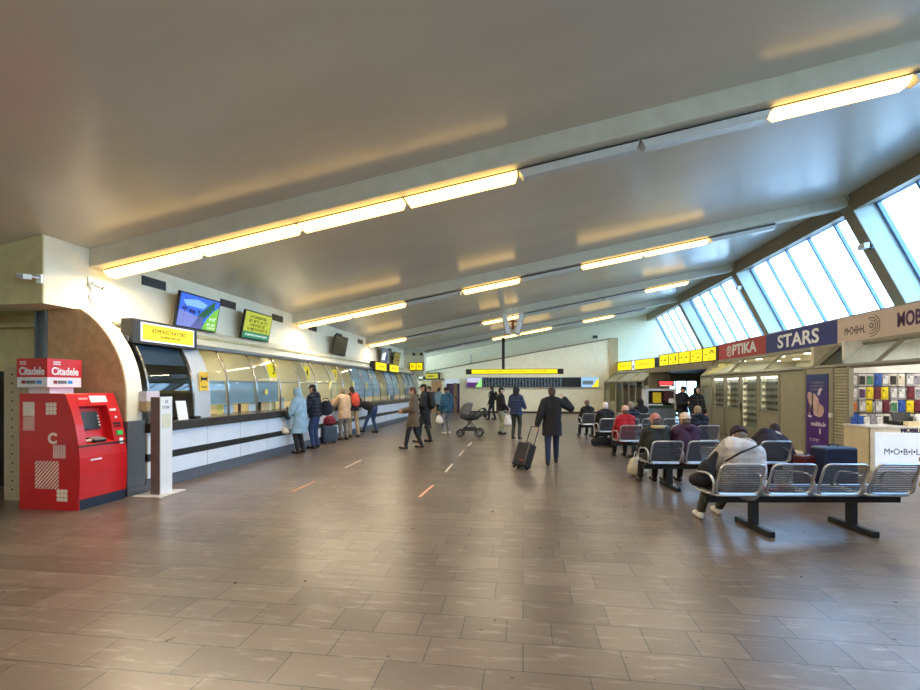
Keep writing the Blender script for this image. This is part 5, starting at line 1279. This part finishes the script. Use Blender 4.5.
def suitcase(label, loc, rz, w, dp, h, m, handle=True, tilt=0., hl=.42, z0=.05):
    o = thing('suitcase', label, 'suitcase', loc, rz)
    o.rotation_euler = (tilt, 0, rz)
    b = MB().box(-w/2, w/2, -dp/2, dp/2, z0, z0+h).build('shell', m, o, bevel=.035, seg=3)
    MB().box(-w/2+.06, w/2-.06, -dp/2-.012, -dp/2+.005, z0+h*.12, z0+h*.45).build('pocket', m, o, bevel=.01)
    MB().tube([(-.08, 0, z0+h), (-.06, 0, z0+h+.03), (.06, 0, z0+h+.03), (.08, 0, z0+h)], .01, 6).build('grip', M_black, o, True)
    for sx in (-1, 1):
        for sy in (-1, 1):
            MB().cyl((sx*(w/2-.06)-.015, sy*(dp/2-.05), .03), (sx*(w/2-.06)+.015, sy*(dp/2-.05), .03), .03, 12).build('wheel', M_black, o)
    if handle:
        MB().tube(rounded([(-.11, dp/2-.03, z0+h-.02), (-.11, dp/2-.03, z0+h+hl), (.11, dp/2-.03, z0+h+hl), (.11, dp/2-.03, z0+h-.02)], .03, 4, False), .010, 8).build('pull_handle', M_black, o, True)
    return o
l = fl(523, 469)
m_case = mat('case_black', C(30, 26, 28), .5, var=.1)
o = suitcase('black cabin suitcase tilted behind the walking person in long coat', (l[0]-.06, l[1]-.02, .0), -.75, .36, .22, .50, m_case, True, R(-24), .40)
lb = MB().box(.02, .12, -.125, -.11, .16, .18).build('label_patch', mat('patch_red', C(170, 40, 40), .5), o)
l = fl(327.5, 443.5); suitcase('blue grey suitcase on the floor by the counter beside blue jeans', (l[0], l[1]+.1, 0), .9, .42, .26, .46, mat('case_slate', C(62, 76, 96), .5), False)
suitcase('black suitcase just left of the blue grey one', (l[0]-.33, l[1]-.28, 0), .9, .22, .3, .48, m_case, False)
o = thing('handbag', 'dark red bag standing on the blue grey suitcase', 'bag', (l[0]+.02, l[1]+.1, .54), .9)
soft([('e', V((0, 0, .14)), (.19, .11, .15)), ('e', V((0, 0, .07)), (.2, .12, .08))], .012, 'pouch', fab('wine', (130, 24, 44)), o, cuts=[((0, 0, .004), (0, 0, -1))])
MB().tube([(-.1, 0, .26), (-.06, 0, .38), (.06, 0, .38), (.1, 0, .26)], .012, 6).build('handle', fab('wine', (130, 24, 44)), o, True)
o = tag(MB().prism([(-.12, 0), (.12, 0), (.13, .34), (-.13, .34)], 'y', -.05, .05).build('paper_bag', mat('bag_white', C(214, 204, 184), .6)), 'white paper bag standing on the black suitcase by counter', 'bag'); o.location = (l[0]-.33, l[1]-.28, .566); o.rotation_euler = (0, 0, .9)
x, y = pd(838, 6.75); suitcase('large navy suitcase upright at right end of the second bench', (x, y+.1, 0), PSI, .50, .30, .72, mat('case_navy', C(30, 42, 70), .4), False, z0=.06)
x, y = pd(810, 7.0); suitcase('dark red suitcase between the leaning person and the navy suitcase', (x, y, 0), PSI, .36, .26, .58, mat('case_wine', C(86, 24, 34), .4), False, z0=.05)
q = SD(0, .36, -.05); o = thing('travel_bag', 'large black travel bag under the white haired person, fourth row', 'bag', (q.x, q.y, 0), PSI)
soft([('e', V((0, 0, .14)), (.34, .13, .12)), ('b', -.3, .3, -.1, .1, .02, .16)], .014, 'sack', m_bb, o, cuts=[((0, 0, .012), (0, 0, -1))])
MB().tube([(-.14, .02, .22), (-.1, .04, .28), (.1, .04, .28), (.14, .02, .22)], .012, 6).build('handle', m_bb, o, True)
t, M, j = s1
o = thing('shoulder_bag', 'black bag slung at the left side of the grey and white jacket', 'bag', M @ V((-.36, .10, .62)), PSI+.3)
soft([('e', V((.03, 0, .0)), (.11, .10, .16)), ('e', V((-.03, .04, -.08)), (.15, .10, .09)), ('c', V((.04, 0, .05)), V((.13, -.04, .24)), .08, .03)], .012, 'pouch', m_bb, o)
B = M.to_3x3() @ Matrix((j['rx'], j['f'], j['u'])).transposed()
c0 = M @ (j['ch'])
MB().tube([o.matrix_basis.inverted() @ (c0+B @ V(p)) for p in ((-.24, -.10, -.10), (-.12, -.185, .02), (.02, -.19, .12), (.12, -.15, .20), (.15, -.05, .255))], .011, 6).build('strap', m_bb, o, True)
soft([('e', M.to_3x3() @ V((0, 0, 0)), (.01, .01, .01))], .005, 'x', m_bb, o) if False else None
# white shoulder yoke of that jacket
jk = [q for q in t.children if q.name.startswith('jacket')][0]
B2 = Matrix((j['rx'], j['f'], j['u'])).transposed().to_4x4()
soft([('c', j['sh'][-1]*.8+j['nb']*.2-j['f']*.02, j['sh'][1], .128, .130), ('e', j['nb']-j['f']*.07-j['u']*.02, (.17, .10, .09), B2), ('c', j['sh'][1], j['sh'][1].lerp(j['el'][1], .8), .128, .118)], .012, 'white_yoke', fab('white_cloth', (224, 220, 222), .2), jk)
o = tag(box('red_book', mat('book_red', C(206, 50, 70), .5), -.06, .06, -.10, .10, 0, .02), 'red book lying on the nearest bench beside the seated person', 'book'); q = SA(1, .16, -.10); o.location = (q.x, q.y, .46); o.rotation_euler = (0, 0, .6)
o = tag(MB().ball((0, 0, .05), (.09, .07, .05), 12, 8).build('pastry_bag', mat('pastry_paper', C(222, 190, 160), .6, var=.1), smooth=True), 'crumpled cream paper beside the red book on nearest bench', 'paper bag'); q = SA(1, .12, .04); o.location = (q.x, q.y, .452)
# stroller
l = fl(470, 437); t = thing('stroller', 'grey pushchair with black frame standing beside the teal jacket', 'stroller', (l[0], l[1]+.15, 0), 0)
m_st = fab('stroller_grey', (92, 94, 96)); m_std = fab('stroller_dark', (54, 56, 60))
soft([('b', -.30, .26, -.17, .17, .62, .78), ('e', V((-.02, 0, .66)), (.34, .19, .12))], .014, 'carrycot', m_std, t)
mb = MB(); arcs = []
for k in range(7):
    a = R(185-k*19); arcs.append([(-.02+math.cos(a)*.38*.9, math.cos(b)*.19, .74+math.sin(a)*.40*math.sin(b)*1.0 if False else .74+math.sin(b)*math.sin(a)*.40) if False else (-.03+math.sin(b)*math.cos(a)*.36, math.cos(b)*.19, .74+math.sin(b)*math.sin(a)*.42) for b in [PI*i/10 for i in range(11)]])
vs = [p for a in arcs for p in a]; fs = []
for i in range(6):
    for k in range(10): fs.append((i*11+k, i*11+k+1, (i+1)*11+k+1, (i+1)*11+k))
mb.add(vs, fs)
hd = mb.build('canopy', m_st, t, True); so = hd.modifiers.new('s', 'SOLIDIFY'); so.thickness = .02
soft([('b', .10, .34, -.18, .18, .74, .82), ('e', V((.24, 0, .74)), (.16, .19, .10))], .014, 'foot_cover', m_st, t)
MB().tube(rounded([(-.05, -.2, .62), (.36, -.2, .95), (.52, -.2, .96), (.52, .2, .96), (.36, .2, .95), (-.05, .2, .62)], .06, 4, False), .014, 8).build('handlebar', M_black, t, True)
soft([('e', V((.50, 0, .80)), (.10, .15, .15))], .013, 'hanging_bag', m_std, t)
mb = MB()
for s in (-1, 1): mb.tube([(-.34, s*.2, .14), (.12, s*.2, .62)], .014, 8).tube([(.30, s*.24, .14), (-.16, s*.2, .62)], .014, 8)
mb.tube([(-.34, -.2, .14), (-.34, .2, .14)], .012, 8).tube([(.30, -.24, .14), (.30, .24, .14)], .012, 8); mb.build('frame', M_black, t, True)
soft([('b', -.24, .2, -.16, .16, .2, .32)], .014, 'basket', m_std, t)
for x, s, r in ((.30, -1, .145), (.30, 1, .145), (-.34, -1, .125), (-.34, 1, .125)):
    y = s*(.25 if x > 0 else .2)
    w = MB().tube([(x+math.cos(a)*(r-.022), y, r+math.sin(a)*(r-.022)) for a in [2*PI*i/20 for i in range(20)]], .022, 8, closed=True).build('wheel', M_black, t, True)
    mb = MB()
    for q in range(3):
        a = q*PI/3; mb.cyl((x+math.cos(a)*(r-.03), y, r+math.sin(a)*(r-.03)), (x-math.cos(a)*(r-.03), y, r-math.sin(a)*(r-.03)), .009, 6)
    mb.cyl((x, y-.03, r), (x, y+.03, r), .025, 10); mb.build('hub', M_gsteel, w)
# floor marks
for i, (a, b, col) in enumerate((((292, 492), (315.5, 481), 0), ((345, 468), (361, 460), 1), ((419.5, 497), (433, 485.3), 0), ((445.5, 472), (452.5, 464), 1), ((459, 456), (464, 450), 1), ((468, 446), (472, 442), 1))):
    A, B = V((*fl(*a), 0)), V((*fl(*b), 0)); d = (B-A).normalized(); n = V((-d.y, d.x, 0))*.022
    m = mat('tape_orange', C(222, 160, 124), .5) if col == 0 else mat('tape_white', C(222, 208, 190), .5)
    o = MB().add([A-n, A+n, B+n, B-n]+[p+V((0, 0, .003)) for p in (A-n, A+n, B+n, B-n)], [(3, 2, 1, 0), (4, 5, 6, 7), (0, 1, 5, 4), (1, 2, 6, 5), (2, 3, 7, 6), (3, 0, 4, 7)]).build('floor_tape', m)
    tag(o, ('orange' if col == 0 else 'white')+' tape dash on the floor, %s' % ('leftmost, before the counter people', 'between counter people and brown parka', 'nearest one left of centre', 'first beyond the near orange dash', 'second beyond the near orange dash', 'farthest, by the stroller')[i], 'tape mark', 'tape dashes on the floor')
# ================================================================== light, world and camera
w = bpy.data.worlds.new('World'); scene.world = w; w.use_nodes = True
nt = w.node_tree; N = nt.nodes; L = nt.links; bg = N['Background']
tc = N.new('ShaderNodeTexCoord'); sp = N.new('ShaderNodeSeparateXYZ'); L.new(tc.outputs['Generated'], sp.inputs[0])
nz = N.new('ShaderNodeTexNoise'); nz.inputs['Scale'].default_value = 2.2; nz.inputs['Detail'].default_value = 5; L.new(tc.outputs['Generated'], nz.inputs['Vector'])
ad = N.new('ShaderNodeMath'); ad.operation = 'MULTIPLY_ADD'; ad.inputs[1].default_value = .5; L.new(nz.outputs['Fac'], ad.inputs[0]); L.new(sp.outputs['Z'], ad.inputs[2])
rp = N.new('ShaderNodeValToRGB'); e = rp.color_ramp.elements
e[0].position = .25; e[0].color = (.56, .80, 1., 1); e[1].position = 1.1 if False else 1.; e[1].color = (.26, .54, 1., 1)
L.new(ad.outputs[0], rp.inputs['Fac']); L.new(rp.outputs['Color'], bg.inputs['Color']); bg.inputs['Strength'].default_value = SKY
cam = bpy.data.cameras.new('camera'); co = bpy.data.objects.new('camera', cam); COL.objects.link(co)
co.location = (0, 0, EYE); co.rotation_euler = (PI/2, 0, PSI); cam.sensor_width = 36; cam.lens = 18.0; cam.shift_y = 43/920; cam.clip_start = .05; cam.clip_end = 200
scene.camera = co
scene.view_settings.view_transform = 'Standard'; scene.view_settings.look = 'None'; scene.view_settings.gamma = 1; scene.view_settings.use_curve_mapping = False
scene.view_settings.exposure = EXPO
scene.cycles.max_bounces = 10; scene.cycles.diffuse_bounces = 5; scene.cycles.glossy_bounces = 5; scene.cycles.transparent_max_bounces = 24
scene.cycles.use_denoising = True; scene.cycles.sample_clamp_indirect = 6; scene.cycles.caustics_reflective = False; scene.cycles.caustics_refractive = False
